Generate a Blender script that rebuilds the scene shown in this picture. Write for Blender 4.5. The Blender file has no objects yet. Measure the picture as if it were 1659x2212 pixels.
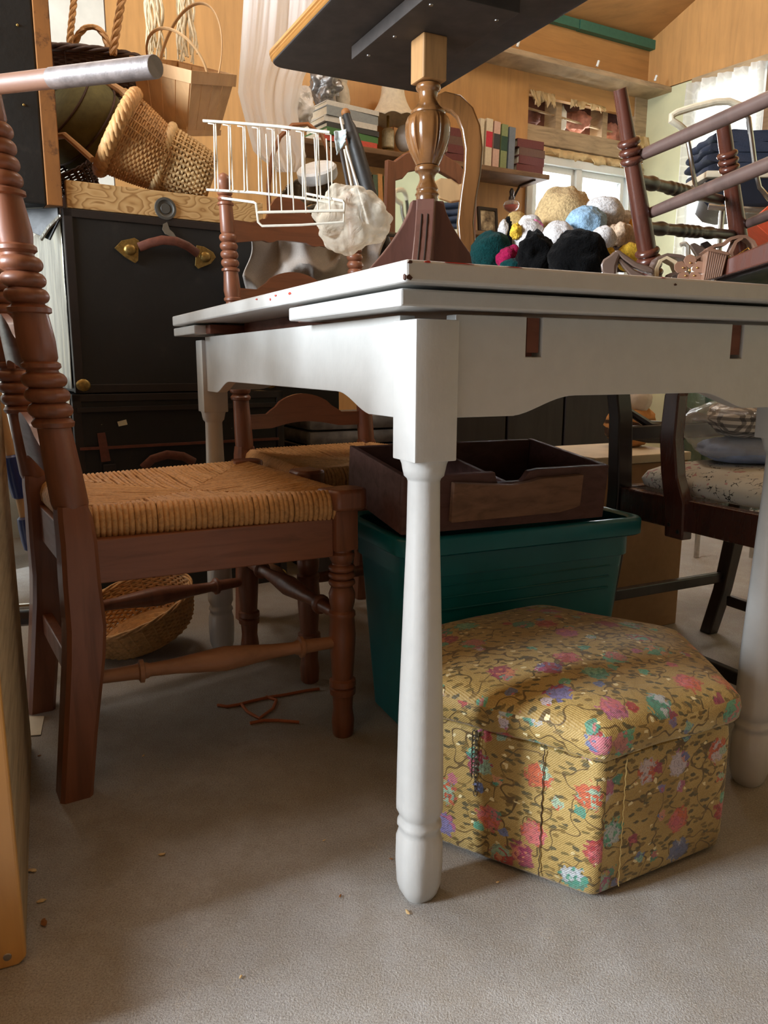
import bpy, bmesh, math, random
from mathutils import Vector, Matrix, noise
R = math.radians
SC = bpy.context.scene
COL = SC.collection
# ------------------------------------------------------------------ camera
CAM_H, PITCH, FPX, ROLL = 0.6605, 0.1913, 1670.0, 0.0034
W0, H0 = 1659.0, 2212.0
cam_d = bpy.data.cameras.new('camera'); cam = bpy.data.objects.new('camera', cam_d); COL.objects.link(cam)
cam_d.sensor_fit = 'VERTICAL'; cam_d.sensor_height = 36.0; cam_d.lens = FPX / H0 * 36.0
cam_d.clip_start = 0.05; cam_d.clip_end = 100
cam.matrix_world = Matrix.Translation((0, 0, CAM_H)) @ Matrix.Rotation(R(90) - PITCH, 4, 'X') @ Matrix.Rotation(ROLL, 4, 'Z')
SC.camera = cam
# ------------------------------------------------------------------ world and light
SC.view_settings.view_transform = 'Standard'; SC.view_settings.look = 'None'
SC.view_settings.gamma = 1.0; SC.view_settings.use_curve_mapping = False
SC.view_settings.exposure = 0.12
wd = bpy.data.worlds.new('world'); SC.world = wd; wd.use_nodes = True
wd.node_tree.nodes['Background'].inputs[0].default_value = (0.86, 0.93, 1.0, 1)
wd.node_tree.nodes['Background'].inputs[1].default_value = 1.5
def area(name, loc, target, sx, sy, power, color, spread=180):
    d = bpy.data.lights.new(name, 'AREA'); d.shape = 'RECTANGLE'; d.size = sx; d.size_y = sy
    d.energy = power; d.color = color; d.spread = R(spread)
    o = bpy.data.objects.new(name, d); COL.objects.link(o); o.location = loc
    o.rotation_euler = (Vector(target) - Vector(loc)).to_track_quat('-Z', 'Y').to_euler()
    return o
# daylight coming in through the open doorway behind the camera on its left
area('doorway_daylight', (-3.05, -0.12, 1.45), (0.1, 0.70, 0.40), 1.1, 1.4, 320, (0.84, 0.92, 1.0))
# daylight entering through the two windows (the lights stand outside the panes)
area('window_daylight', (0.83, 4.50, 1.45), (0.3, 2.4, 1.0), 0.75, 0.75, 45, (0.92, 0.97, 1.0))
area('window_daylight.001', (2.02, 4.20, 1.55), (0.9, 2.8, 1.1), 0.45, 1.0, 45, (0.92, 0.97, 1.0))
# added fill lamps without fittings, brightening the upper back of the room
def fill_lamp(name, loc, power, rad, color=(1.0, 0.92, 0.82)):
    d = bpy.data.lights.new(name, 'POINT'); d.energy = power; d.shadow_soft_size = rad; d.color = color
    o = bpy.data.objects.new(name, d); COL.objects.link(o); o.location = loc
fill_lamp('overhead_fill', (0.75, 2.5, 2.5), 24, 0.2)
fill_lamp('overhead_fill.001', (-0.9, 1.9, 2.35), 26, 0.2, (1.0, 0.97, 0.93))
# ------------------------------------------------------------------ pixel helpers (a pixel plus a distance gives a point of the room)
def ray(px, py):
    a, b = px - W0/2, py - H0/2
    c, s = math.cos(ROLL), math.sin(ROLL)
    a, b = c*a + s*b, -s*a + c*b
    f = FPX*math.cos(PITCH) - b*math.sin(PITCH)
    u = -(FPX*math.sin(PITCH) + b*math.cos(PITCH))
    return Vector((a/f, 1.0, u/f))
def Q(px, py, Y):
    r = ray(px, py); return Vector((r.x*Y, Y, CAM_H + r.z*Y))
def G(px, py, z=0.0):
    r = ray(px, py); t = (z - CAM_H)/r.z; return Vector((r.x*t, t, z))
class Frame:
    def __init__(s, o, yaw):
        s.o = Vector((o[0], o[1], o[2] if len(o) > 2 else 0)); y = R(yaw)
        s.u = Vector((math.sin(y), math.cos(y), 0)); s.v = Vector((-math.cos(y), math.sin(y), 0))
    def p(s, a, b, z=0): return s.o + s.u*a + s.v*b + Vector((0, 0, z))
    def M(s):
        return Matrix(((s.u.x, s.v.x, 0, s.o.x), (s.u.y, s.v.y, 0, s.o.y), (0, 0, 1, s.o.z), (0, 0, 0, 1)))
    def hit(s, px, py, b=0.0):           # point of the plane v = b seen at a pixel -> local (a, z)
        r = ray(px, py); c = Vector((0, 0, CAM_H)) - s.o
        t = (b - c.dot(s.v))/r.dot(s.v); P = c + r*t
        return P.dot(s.u), P.z
# ------------------------------------------------------------------ mesh builder
class MB:
    def __init__(s, M=None): s.bm = bmesh.new(); s.M = M or Matrix.Identity(4); s.uv = None
    def T(s, p): return s.M @ Vector(p)
    def face(s, vs):
        try: return s.bm.faces.new(vs)
        except ValueError: return None
    def box(s, c, d, rot=None, taper=1.0, bev=0.0):
        rot = rot or Matrix.Identity(3); c = Vector(c); V = []
        for z in (-1, 1):
            k = taper if z > 0 else 1
            for x, y in ((-1, -1), (1, -1), (1, 1), (-1, 1)):
                V.append(s.bm.verts.new(s.T(c + rot @ Vector((x*d[0]/2*k, y*d[1]/2*k, z*d[2]/2)))))
        fs = [s.face([V[i] for i in q]) for q in ((3,2,1,0), (4,5,6,7), (0,1,5,4), (1,2,6,5), (2,3,7,6), (3,0,4,7))]
        if bev > 0:
            es = set(e for f in fs for e in f.edges)
            bmesh.ops.bevel(s.bm, geom=list(es), offset=bev, segments=2, affect='EDGES', profile=0.6)
        return s
    def ab(s, lo, hi, bev=0.0):
        lo, hi = Vector(lo), Vector(hi); return s.box((lo+hi)/2, hi-lo, bev=bev)
    def ring(s, pts): return [s.bm.verts.new(s.T(p)) for p in pts]
    def skin(s, rings, closed=True, cap=True, wrap=False):
        n = len(rings[0]); m = len(rings)
        for i in range(m - (0 if wrap else 1)):
            A, B = rings[i], rings[(i+1) % m]
            for j in range(n if closed else n-1):
                s.face([A[j], A[(j+1) % n], B[(j+1) % n], B[j]])
        if cap and not wrap and closed:
            s.face(rings[0][::-1]); s.face(rings[-1])
        return s
    def tube(s, pts, r, n=8, closed=False, flat=1.0, cap=True, up=None):
        pts = [Vector(p) for p in pts]; m = len(pts); rings = []
        ref = Vector(up) if up else Vector((0.13, 0.21, 0.97)); prev = None
        for i, p in enumerate(pts):
            a = pts[(i-1) % m] if (closed or i > 0) else p
            b = pts[(i+1) % m] if (closed or i < m-1) else p
            t = (b - a)
            if t.length < 1e-9: t = Vector((0, 0, 1))
            t.normalize()
            if prev is None:
                x = ref.cross(t)
                if x.length < 1e-3: x = Vector((1, 0, 0)).cross(t)
            else:
                x = prev - t*prev.dot(t)
                if up: x = ref.cross(t) if ref.cross(t).length > 1e-3 else x
            x.normalize(); prev = x; y = t.cross(x)
            rr = r[i] if isinstance(r, (list, tuple)) else r
            rings.append(s.ring([p + x*math.cos(2*math.pi*k/n)*rr + y*math.sin(2*math.pi*k/n)*rr*flat for k in range(n)]))
        return s.skin(rings, True, cap, closed)
    def lathe(s, prof, A=(0, 0, 0), B=(0, 0, 1), n=20, sx=1.0, sy=1.0):
        """prof: (t along A->B in metres, radius)"""
        A, B = Vector(A), Vector(B); d = (B - A).normalized()
        x = Vector((1, 0, 0)) if abs(d.x) < 0.8 else Vector((0, 1, 0))
        x = (x - d*x.dot(d)).normalized(); y = d.cross(x); rings = []
        for t, r in prof:
            r = max(r, 1e-4)
            rings.append(s.ring([A + d*t + x*math.cos(2*math.pi*k/n)*r*sx + y*math.sin(2*math.pi*k/n)*r*sy for k in range(n)]))
        return s.skin(rings)
    def prism(s, poly, o, ax, ay, depth):
        """polygon in the plane (ax, ay) at o, pushed along depth vector"""
        o, ax, ay, dv = Vector(o), Vector(ax), Vector(ay), Vector(depth)
        A = s.ring([o + ax*x + ay*y for x, y in poly]); B = s.ring([o + ax*x + ay*y + dv for x, y in poly])
        s.face(A[::-1]); s.face(B)
        n = len(A)
        for i in range(n): s.face([A[i], A[(i+1) % n], B[(i+1) % n], B[i]])
        return s
    def ball(s, c, r, nu=16, nv=10, rot=None, f=None):
        c = Vector(c); rot = rot or Matrix.Identity(3)
        r = Vector(r) if hasattr(r, '__len__') else Vector((r, r, r)); rings = []
        for i in range(nv+1):
            th = math.pi*(i/nv) if 0 < i < nv else (0.02 if i == 0 else math.pi-0.02); ps = []
            for k in range(nu):
                ph = 2*math.pi*k/nu
                d = Vector((math.sin(th)*math.cos(ph), math.sin(th)*math.sin(ph), math.cos(th)))
                g = f(d) if f else 1.0
                ps.append(c + rot @ Vector((d.x*r.x*g, d.y*r.y*g, d.z*r.z*g)))
            rings.append(s.ring(ps[::-1]))
        return s.skin(rings)
    def grid(s, fn, nu, nv, thick=0.0):
        P = [[Vector(fn(i/nu, j/nv)) for i in range(nu+1)] for j in range(nv+1)]
        V = [[s.bm.verts.new(s.T(p)) for p in row] for row in P]
        for j in range(nv):
            for i in range(nu): s.face([V[j][i], V[j][i+1], V[j+1][i+1], V[j+1][i]])
        s.th = thick
        return s
    def build(s, name, mat, parent=None, smooth=True, bevel=0.0, thick=0.0, sub=0, split=35, disp=None):
        me = bpy.data.meshes.new(name); bm = s.bm
        bmesh.ops.recalc_face_normals(bm, faces=bm.faces)
        if parent is not None:
            off = Vector(parent['_wo'])
        else:
            xs = [v.co for v in bm.verts]
            off = Vector((sum(v.x for v in xs)/len(xs), sum(v.y for v in xs)/len(xs), min(v.z for v in xs)))
        bmesh.ops.translate(bm, verts=bm.verts, vec=-off)
        bm.to_mesh(me); bm.free()
        for i, m in enumerate(mat if isinstance(mat, (list, tuple)) else [mat]): me.materials.append(m)
        if smooth:
            for p in me.polygons: p.use_smooth = True
            me.set_sharp_from_angle(angle=R(getattr(s, 'soft', split)))
        o = bpy.data.objects.new(name, me); COL.objects.link(o)
        if parent is None: o.location = off
        else: o.parent = parent
        o['_wo'] = tuple(off)
        if bevel > 0:
            b = o.modifiers.new('bevel', 'BEVEL'); b.width = bevel; b.segments = 2; b.limit_method = 'ANGLE'; b.angle_limit = R(40)
            b.harden_normals = False
        if thick > 0:
            t = o.modifiers.new('solid', 'SOLIDIFY'); t.thickness = thick; t.offset = 0
        if sub: 
            q = o.modifiers.new('sub', 'SUBSURF'); q.levels = sub; q.render_levels = sub
        return o
def thing(name, label, cat, loc, group=None):
    o = bpy.data.objects.new(name, None); COL.objects.link(o); o.location = loc; o.empty_display_size = 0.05
    o['label'] = label; o['category'] = cat
    if group: o['group'] = group
    o['_wo'] = tuple(loc); return o
def tag(o, label, cat, group=None, kind=None):
    o['label'] = label; o['category'] = cat
    if group: o['group'] = group
    if kind: o['kind'] = kind
    return o
def stuff(o): o['kind'] = 'stuff'; return o
def lab(o, l): o['label'] = l; return o
def struct(o): o['kind'] = 'structure'; return o
def nz(p, s=1.0, seed=0): return noise.noise(Vector((p[0]*s+seed*7.3, p[1]*s-seed*3.1, p[2]*s+seed*1.7)))
# ------------------------------------------------------------------ materials
class NT:
    def __init__(s, name):
        s.m = bpy.data.materials.new(name); s.m.use_nodes = True; s.t = s.m.node_tree
        s.b = s.t.nodes['Principled BSDF']; s.out = s.t.nodes['Material Output']
    def n(s, typ, **kw):
        x = s.t.nodes.new(typ)
        for k, v in kw.items():
            if k.startswith('i_'):
                key = k[2:]; key = int(key) if key.isdigit() else key.replace('_', ' ')
                x.inputs[key].default_value = v
            else: setattr(x, k, v)
        return x
    def l(s, a, b): s.t.links.new(a, b); return s
    def coord(s, kind='Object', scale=(1, 1, 1), rot=(0, 0, 0)):
        c = s.n('ShaderNodeTexCoord'); m = s.n('ShaderNodeMapping'); m.inputs['Scale'].default_value = scale
        m.inputs['Rotation'].default_value = rot
        s.l(c.outputs[kind], m.inputs[0]); return m.outputs[0]
    def noise(s, vec, scale, detail=4, rough=0.55, dist=0.0):
        x = s.n('ShaderNodeTexNoise'); x.inputs['Scale'].default_value = scale; x.inputs['Detail'].default_value = detail
        x.inputs['Roughness'].default_value = rough; x.inputs['Distortion'].default_value = dist
        if vec is not None: s.l(vec, x.inputs['Vector'])
        return x.outputs['Fac']
    def ramp(s, fac, stops, interp='LINEAR'):
        r = s.n('ShaderNodeValToRGB'); e = r.color_ramp.elements; r.color_ramp.interpolation = interp
        while len(e) > 1: e.remove(e[-1])
        e[0].position = stops[0][0]; c = stops[0][1]; e[0].color = (*c, 1) if hasattr(c, '__len__') else (c, c, c, 1)
        for p, c in stops[1:]:
            k = e.new(p); k.color = (*c, 1) if hasattr(c, '__len__') else (c, c, c, 1)
        s.l(fac, r.inputs[0]); return r.outputs[0]
    def mix(s, fac, a, b, mode='MIX'):
        m = s.n('ShaderNodeMix', data_type='RGBA', blend_type=mode)
        for i, v in ((0, fac), (6, a), (7, b)):
            if hasattr(v, 'is_linked') or isinstance(v, bpy.types.NodeSocket): s.l(v, m.inputs[i])
            elif i == 0: m.inputs[0].default_value = v
            else: m.inputs[i].default_value = (*v, 1)
        return m.outputs[2]
    def math(s, op, a, b=None, c=None):
        m = s.n('ShaderNodeMath', operation=op)
        for i, v in enumerate((a, b, c)):
            if v is None: continue
            if isinstance(v, bpy.types.NodeSocket): s.l(v, m.inputs[i])
            else: m.inputs[i].default_value = v
        return m.outputs[0]
    def bump(s, h, strength=0.3, dist=0.002):
        b = s.n('ShaderNodeBump'); b.inputs['Strength'].default_value = strength; b.inputs['Distance'].default_value = dist
        s.l(h, b.inputs['Height']); s.l(b.outputs[0], s.b.inputs['Normal']); return s
    def col(s, c):
        if isinstance(c, bpy.types.NodeSocket): s.l(c, s.b.inputs['Base Color'])
        else: s.b.inputs['Base Color'].default_value = (*c, 1)
        return s
    def rough(s, v):
        if isinstance(v, bpy.types.NodeSocket): s.l(v, s.b.inputs['Roughness'])
        else: s.b.inputs['Roughness'].default_value = v
        return s
    def set(s, **kw):
        for k, v in kw.items(): s.b.inputs[k.replace('_', ' ')].default_value = v
        return s
def sr(r, g, b):       # sRGB 0..255 -> linear
    return tuple(((c/255)/12.92 if c/255 <= 0.04045 else ((c/255+0.055)/1.055)**2.4) for c in (r, g, b))
def mul(c, k): return tuple(x*k for x in c)
def wood(name, c, var=0.5, scale=(40, 40, 4), rough=0.4, bump=0.15, coat=0.0, big=3.0, wear=None, rot=(0, 0, 0)):
    m = NT(name); v = m.coord('Object', scale, rot)
    f = m.noise(v, 1.0, 6, 0.6, 0.6)
    c1 = m.ramp(f, [(0.25, mul(c, 1-var)), (0.5, c), (0.78, mul(c, 1+var*0.6))])
    g = m.noise(m.coord('Object', (big, big, big)), 1.5, 3)
    c2 = m.mix(m.ramp(g, [(0.3, 0.0), (0.75, 1.0)]), c1, mul(c, 0.72), 'MULTIPLY') if False else m.mix(m.math('MULTIPLY', m.ramp(g, [(0.35, 0.0), (0.75, 1.0)]), 0.35), c1, mul(c, 0.55))
    if wear: c2 = m.mix(m.ramp(m.noise(m.coord('Object', (9, 9, 9)), 2.0, 8, 0.7), [(0.55, 0.0), (0.68, 1.0)]), c2, wear)
    m.col(c2); m.rough(m.ramp(f, [(0.2, rough+0.12), (0.8, rough-0.08)])); m.bump(f, bump, 0.001)
    m.set(Coat_Weight=coat, Coat_Roughness=0.15); return m.m
def plain(name, c, rough=0.6, metal=0.0, bump=0.0, bscale=60, var=0.12, coat=0.0, spec=0.5, sheen=0.0, trans=0.0):
    m = NT(name); v = m.coord()
    f = m.noise(v, bscale, 4)
    m.col(m.ramp(f, [(0.25, mul(c, 1-var)), (0.75, tuple(min(1, x*(1+var)) for x in c))])); m.rough(rough)
    m.set(Metallic=metal, Coat_Weight=coat, Specular_IOR_Level=spec, Sheen_Weight=sheen, Transmission_Weight=trans)
    if bump: m.bump(f, bump, 0.002)
    return m.m
def fur(name, c, scale=220):
    m = NT(name); f = m.noise(m.coord(), scale, 3, 0.7); g = m.noise(m.coord(), 35, 3)
    m.col(m.ramp(f, [(0.3, mul(c, 0.6)), (0.7, tuple(min(1, x*1.15) for x in c))])); m.rough(0.9)
    m.bump(m.math('ADD', f, m.math('MULTIPLY', g, 1.5)), 0.7, 0.004); m.set(Sheen_Weight=0.05, Specular_IOR_Level=0.05); return m.m
# ------------------------------------------------------------------ material palette
PLY = sr(200, 150, 90)
M = {}
def ply(name, c, axis):
    m = NT(name); f = m.noise(m.coord('Object', axis), 1.0, 6, 0.65, 0.4); g = m.noise(m.coord('Object', (1.2, 1.2, 1.2)), 2.0, 4)
    a = m.ramp(f, [(0.25, mul(c, 0.72)), (0.5, c), (0.8, mul(c, 1.22))])
    m.col(m.mix(m.math('MULTIPLY', m.ramp(g, [(0.35, 0.0), (0.7, 1.0)]), 0.5), a, mul(c, 0.62))); m.rough(0.55); m.bump(f, 0.25, 0.002); return m.m
M['ply'] = ply('plywood_panel', PLY, (28, 28, 2.5)); M['ply_h'] = ply('plywood_panel_level_grain', mul(PLY, 0.92), (3, 3, 34))
M['ply_ceiling'] = ply('plywood_ceiling', mul(PLY, 0.85), (3, 24, 24))
M['oldboard'] = wood('weathered_board', sr(176, 152, 118), 0.45, (8, 8, 60), 0.8, 0.4)
M['shelfboard'] = wood('shelf_board', sr(128, 98, 66), 0.4, (9, 9, 60), 0.7, 0.3)
def concrete():
    m = NT('concrete'); v = m.coord()
    a = m.noise(v, 3.0, 6, 0.65, 0.3); b = m.noise(v, 14, 8, 0.7); c = m.noise(v, 420, 3, 0.7); d = m.noise(v, 1.1, 3)
    base = m.ramp(a, [(0.3, sr(146, 141, 135)), (0.5, sr(168, 165, 161)), (0.72, sr(190, 188, 186))])
    base = m.mix(m.math('MULTIPLY', m.ramp(b, [(0.42, 0.0), (0.6, 1.0)]), 0.55), base, sr(152, 144, 132))
    base = m.mix(m.math('MULTIPLY', m.ramp(d, [(0.45, 0.0), (0.6, 1.0)]), 0.55), base, sr(140, 127, 112))
    # scuffs and pale scratches
    w = m.n('ShaderNodeTexVoronoi', feature='DISTANCE_TO_EDGE'); w.inputs['Scale'].default_value = 5.0
    nd = m.n('ShaderNodeTexNoise'); nd.inputs['Scale'].default_value = 6; nd.inputs['Detail'].default_value = 6
    m.l(v, nd.inputs[0]); va = m.n('ShaderNodeVectorMath', operation='MULTIPLY_ADD'); m.l(nd.outputs['Color'], va.inputs[0])
    va.inputs[1].default_value = (0.5, 0.5, 0.5); m.l(v, va.inputs[2]); m.l(va.outputs[0], w.inputs[0])
    sc = m.math('MULTIPLY', m.ramp(w.outputs['Distance'], [(0.0, 1.0), (0.006, 0.0)]), m.ramp(m.noise(v, 5, 4), [(0.52, 0.0), (0.6, 0.6)]))
    base = m.mix(sc, base, sr(186, 176, 160))
    base = m.mix(m.ramp(c, [(0.3, 0.5), (0.55, 0.0)]), base, mul(sr(110, 100, 92), 0.6))
    base = m.mix(m.ramp(c, [(0.6, 0.0), (0.75, 0.5)]), base, sr(215, 210, 202))
    vo = m.n('ShaderNodeTexVoronoi'); vo.inputs['Scale'].default_value = 520; m.l(v, vo.inputs[0]); vs = m.n('ShaderNodeSeparateColor'); m.l(vo.outputs['Color'], vs.inputs[0])
    base = m.mix(m.math('MULTIPLY', m.ramp(vo.outputs['Distance'], [(.2, .8), (.34, 0.0)]), m.ramp(vs.outputs[0], [(.7, 0.0), (.8, .55)])), base, sr(214, 211, 206))
    base = m.mix(m.math('MULTIPLY', m.ramp(vo.outputs['Distance'], [(.2, .7), (.34, 0.0)]), m.ramp(vs.outputs[1], [(.8, 0.0), (.86, 1.0)])), base, sr(84, 76, 70))
    m.col(base); m.rough(0.62); m.set(Specular_IOR_Level=0.35)
    h = m.math('ADD', m.math('MULTIPLY', c, 0.8), m.math('MULTIPLY', b, 0.25)); m.bump(h, 0.7, 0.003); return m.m
M['concrete'] = concrete()
def whitepaint(name='white_paint', c=(0.56, 0.55, 0.525)):
    m = NT(name); v = m.coord()
    br = m.noise(m.coord('Object', (60, 60, 5)), 1.0, 6, 0.6); lump = m.noise(v, 38, 4)
    sp = m.noise(v, 21, 8, 0.75)
    base = m.mix(m.math('MULTIPLY', m.ramp(lump, [(0.3, 1.0), (0.6, 0.0)]), 0.3), c, mul(c, 0.82))
    base = m.mix(m.ramp(sp, [(0.735, 0.0), (0.745, 1.0)]), base, sr(110, 52, 30))
    m.col(base); m.rough(0.38); m.set(Coat_Weight=0.25, Coat_Roughness=0.2)
    m.bump(m.math('ADD', m.math('MULTIPLY', br, 0.5), m.math('MULTIPLY', lump, 1.0)), 0.35, 0.002); return m.m
M['white'] = whitepaint()
M['chip_red'] = plain('red_underpaint', sr(190, 50, 30), 0.5); M['chip_brown'] = plain('bare_brown_wood', sr(70, 38, 24), 0.7)
M['rawbrown'] = wood('unpainted_brown_wood', sr(112, 62, 42), 0.4, (20, 20, 60), 0.7)
M['chair'] = wood('chair_wood', sr(134, 82, 56), 0.38, (55, 55, 5), 0.42, 0.12, 0.15)
M['chair_h'] = wood('chair_wood_level_grain', sr(134, 82, 56), 0.3, (7, 7, 70), 0.42, 0.12, 0.15)
M['chair_pale'] = wood('worn_stretcher_wood', sr(158, 112, 80), 0.3, (10, 40, 40), 0.5, 0.15)
M['rush'] = wood('rush_cord', sr(202, 150, 92), 0.45, (130, 130, 130), 0.6, 0.4)
M['mahog'] = wood('dark_mahogany', sr(84, 44, 32), 0.45, (50, 50, 6), 0.25, 0.1, 0.5)
M['black_wood'] = wood('black_stained_wood', sr(46, 36, 32), 0.4, (40, 40, 6), 0.35, 0.1, 0.2)
M['walnut'] = wood('polished_walnut', sr(126, 84, 46), 0.5, (60, 60, 5), 0.22, 0.08, 0.6)
M['walnut_flat'] = wood('dull_walnut', sr(112, 76, 66), 0.3, (60, 60, 8), 0.45, 0.1, 0.1)
M['pale_block'] = wood('unstained_wood_block', sr(176, 132, 84), 0.35, (50, 50, 5), 0.5, 0.1)
M['dark_under'] = plain('dark_table_underside', sr(56, 49, 45), 0.75, bump=0.2, bscale=25, var=0.35)
M['edge_oak'] = wood('golden_table_edge', sr(178, 126, 66), 0.4, (8, 8, 90), 0.35, 0.1, 0.3)
M['drawer'] = wood('old_drawer_wood', sr(96, 62, 54), 0.4, (6, 60, 60), 0.7, 0.25)
M['patch'] = wood('rough_board_patch', sr(136, 98, 74), 0.5, (10, 30, 50), 0.8, 0.6)
M['teal'] = plain('teal_plastic', sr(12, 104, 110), 0.35, bump=0.05, bscale=12, var=0.15)
M['pine'] = None
def brocade():
    m = NT('floral_brocade'); tc = m.n('ShaderNodeTexCoord'); uv = tc.outputs['UV']
    nd = m.n('ShaderNodeTexNoise'); nd.inputs['Scale'].default_value = 130; nd.inputs['Detail'].default_value = 2; m.l(uv, nd.inputs[0])
    wob = m.math('SUBTRACT', nd.outputs['Fac'], 0.5)
    fine = m.n('ShaderNodeTexNoise'); fine.inputs['Scale'].default_value = 700; m.l(uv, fine.inputs[0])
    big = m.n('ShaderNodeTexNoise'); big.inputs['Scale'].default_value = 9; big.inputs['Detail'].default_value = 5; m.l(uv, big.inputs[0])
    gold = m.ramp(big.outputs['Fac'], [(0.3, sr(164, 134, 72)), (0.55, sr(194, 164, 98)), (0.75, sr(216, 190, 126))])
    gold = m.mix(m.ramp(fine.outputs['Fac'], [(0.35, 0.5), (0.6, 0.0)]), gold, sr(126, 94, 40))
    def vor(scale, rnd=0.75, loc=(0, 0, 0), rot=0.0, sc=(1, 1, 1), warp=0.0):
        mp = m.n('ShaderNodeMapping'); mp.inputs['Location'].default_value = loc; mp.inputs['Rotation'].default_value = (0, 0, rot); mp.inputs['Scale'].default_value = sc
        if warp:
            w = m.n('ShaderNodeVectorMath', operation='MULTIPLY_ADD'); m.l(nd.outputs['Color'], w.inputs[0]); w.inputs[1].default_value = (warp,)*3; m.l(uv, w.inputs[2]); m.l(w.outputs[0], mp.inputs[0])
        else: m.l(uv, mp.inputs[0])
        x = m.n('ShaderNodeTexVoronoi', voronoi_dimensions='2D'); x.inputs['Scale'].default_value = scale; x.inputs['Randomness'].default_value = rnd
        m.l(mp.outputs[0], x.inputs[0]); return x
    c = gold
    # vines
    vn = m.n('ShaderNodeTexNoise'); vn.inputs['Scale'].default_value = 24; vn.inputs['Detail'].default_value = 1.0; m.l(uv, vn.inputs[0])
    line = m.math('ABSOLUTE', m.math('SUBTRACT', vn.outputs['Fac'], 0.5))
    c = m.mix(m.ramp(line, [(0.008, 1.0), (0.013, 0.0)]), c, sr(104, 82, 44))
    # leaves in two directions
    for k, (rot, colr) in enumerate(((0.6, sr(118, 100, 54)), (-0.7, sr(132, 106, 54)), (1.5, sr(96, 86, 56)))):
        x = vor(42, 1.0, (k*3.3, k*1.7, 0), rot, (1.0, 2.3, 1), 0.006)
        sp = m.n('ShaderNodeSeparateColor'); m.l(x.outputs['Color'], sp.inputs[0])
        f = m.math('MULTIPLY', m.ramp(m.math('ADD', x.outputs['Distance'], m.math('MULTIPLY', wob, 0.3)), [(0.19, 1.0), (0.23, 0.0)]), m.ramp(sp.outputs[0], [(0.5, 0.0), (0.52, 1.0)]))
        c = m.mix(f, c, colr)
    # pale woven sprigs
    x = vor(60, 1.0, (9, 4, 0), 0.3, (1, 1.4, 1), 0.01); sp = m.n('ShaderNodeSeparateColor'); m.l(x.outputs['Color'], sp.inputs[0])
    f = m.math('MULTIPLY', m.ramp(x.outputs['Distance'], [(0.16, 1.0), (0.2, 0.0)]), m.ramp(sp.outputs[1], [(0.86, 0.0), (0.88, 1.0)])); c = m.mix(f, c, sr(236, 220, 170))
    # blossoms
    pal = [(0.0, sr(176, 58, 66)), (0.17, sr(92, 178, 148)), (0.34, sr(104, 122, 168)), (0.5, sr(206, 96, 66)), (0.64, sr(186, 104, 140)), (0.8, sr(70, 150, 130)), (0.9, sr(160, 60, 90))]
    pal2 = [(0.0, sr(214, 110, 120)), (0.3, sr(150, 208, 180)), (0.55, sr(206, 206, 216)), (0.75, sr(232, 150, 110)), (0.9, sr(110, 130, 190))]
    for k, (scale, rad, keep) in enumerate(((15.5, 0.27, 0.22), (27.0, 0.2, 0.6))):
        x = vor(scale, 0.62, (k*5.1, k*2.3, 0), 0, (1, 1, 1), 0.0); sp = m.n('ShaderNodeSeparateColor'); m.l(x.outputs['Color'], sp.inputs[0])
        d = m.math('ADD', x.outputs['Distance'], m.math('MULTIPLY', wob, 0.42))
        on = m.ramp(sp.outputs[2], [(keep, 0.0), (keep+0.01, 1.0)], 'CONSTANT')
        col = m.ramp(sp.outputs[0], pal, 'CONSTANT'); col2 = m.ramp(sp.outputs[1], pal2, 'CONSTANT')
        half = m.ramp(m.math('ADD', vn.outputs['Fac'], m.math('MULTIPLY', wob, 0.8)), [(0.48, 0.0), (0.52, 0.8)])
        col = m.mix(half, col, col2)
        rings = m.ramp(m.math('FRACT', m.math('MULTIPLY', d, 9.0)), [(0.1, 0.55), (0.3, 0.0)])
        col = m.mix(rings, col, mul(sr(60, 56, 76), 0.8))
        f = m.math('MULTIPLY', m.ramp(d, [(rad-0.02, .86), (rad+0.01, 0.0)]), on)
        c = m.mix(f, c, col)
    m.col(c); m.rough(0.55); m.set(Sheen_Weight=0.25, Sheen_Roughness=0.4, Specular_IOR_Level=0.4)
    wv = m.n('ShaderNodeTexWave', wave_type='BANDS', bands_direction='DIAGONAL'); wv.inputs['Scale'].default_value = 190; m.l(uv, wv.inputs[0])
    m.bump(m.math('ADD', m.math('MULTIPLY', wv.outputs['Fac'], 0.25), m.math('MULTIPLY', nd.outputs['Fac'], 1.2)), 0.45, 0.0025); return m.m
M['brocade'] = brocade()
# ------------------------------------------------------------------ the setting
WB = Frame((0.82, 4.1), 61.0)            # back wall: u runs right and away, v points outside
C0 = WB.p(0.634, 0)                      # corner with the gable wall
WR = Frame((C0.x, C0.y), 145.0)          # gable wall: u comes towards the camera, v points outside
LC = WB.p(-5.2, 0); WL = Frame((LC.x, LC.y), 151.0)   # left wall, u comes towards the camera, room on v > 0 side
b = MB(); b.ab((-5.5, -5.0, -0.05), (7.5, 7.5, 0)); floor = struct(b.build('floor', M['concrete'], smooth=False))
def wbox(F, name, a0, a1, b0, b1, z0, z1, mat, parent=None, bev=0.0):
    m_ = MB(F.M()); m_.ab((a0, b0, z0), (a1, b1, z1)); return m_.build(name, mat, parent, smooth=False, bevel=bev)
M['cream'] = plain('pale_green_wall_paint', sr(206, 206, 168), 0.7, bump=0.2, bscale=6, var=0.10)
M['darkwall'] = wood('dark_aged_boards', sr(92, 74, 58), .4, (5, 30, 3), .8)
M['whitewash'] = plain('whitewashed_boards', sr(206, 206, 196), 0.7, bump=0.3, bscale=9, var=0.15)
M['green'] = plain('green_painted_trim', sr(60, 112, 92), 0.6)
M['cavity'] = plain('cavity_brick', sr(104, 66, 54), 0.9, bump=0.6, bscale=22, var=0.55)
M['pinkwool'] = plain('dusty_pink_insulation', sr(170, 116, 98), .95, bump=.8, bscale=40, var=.4)
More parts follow.
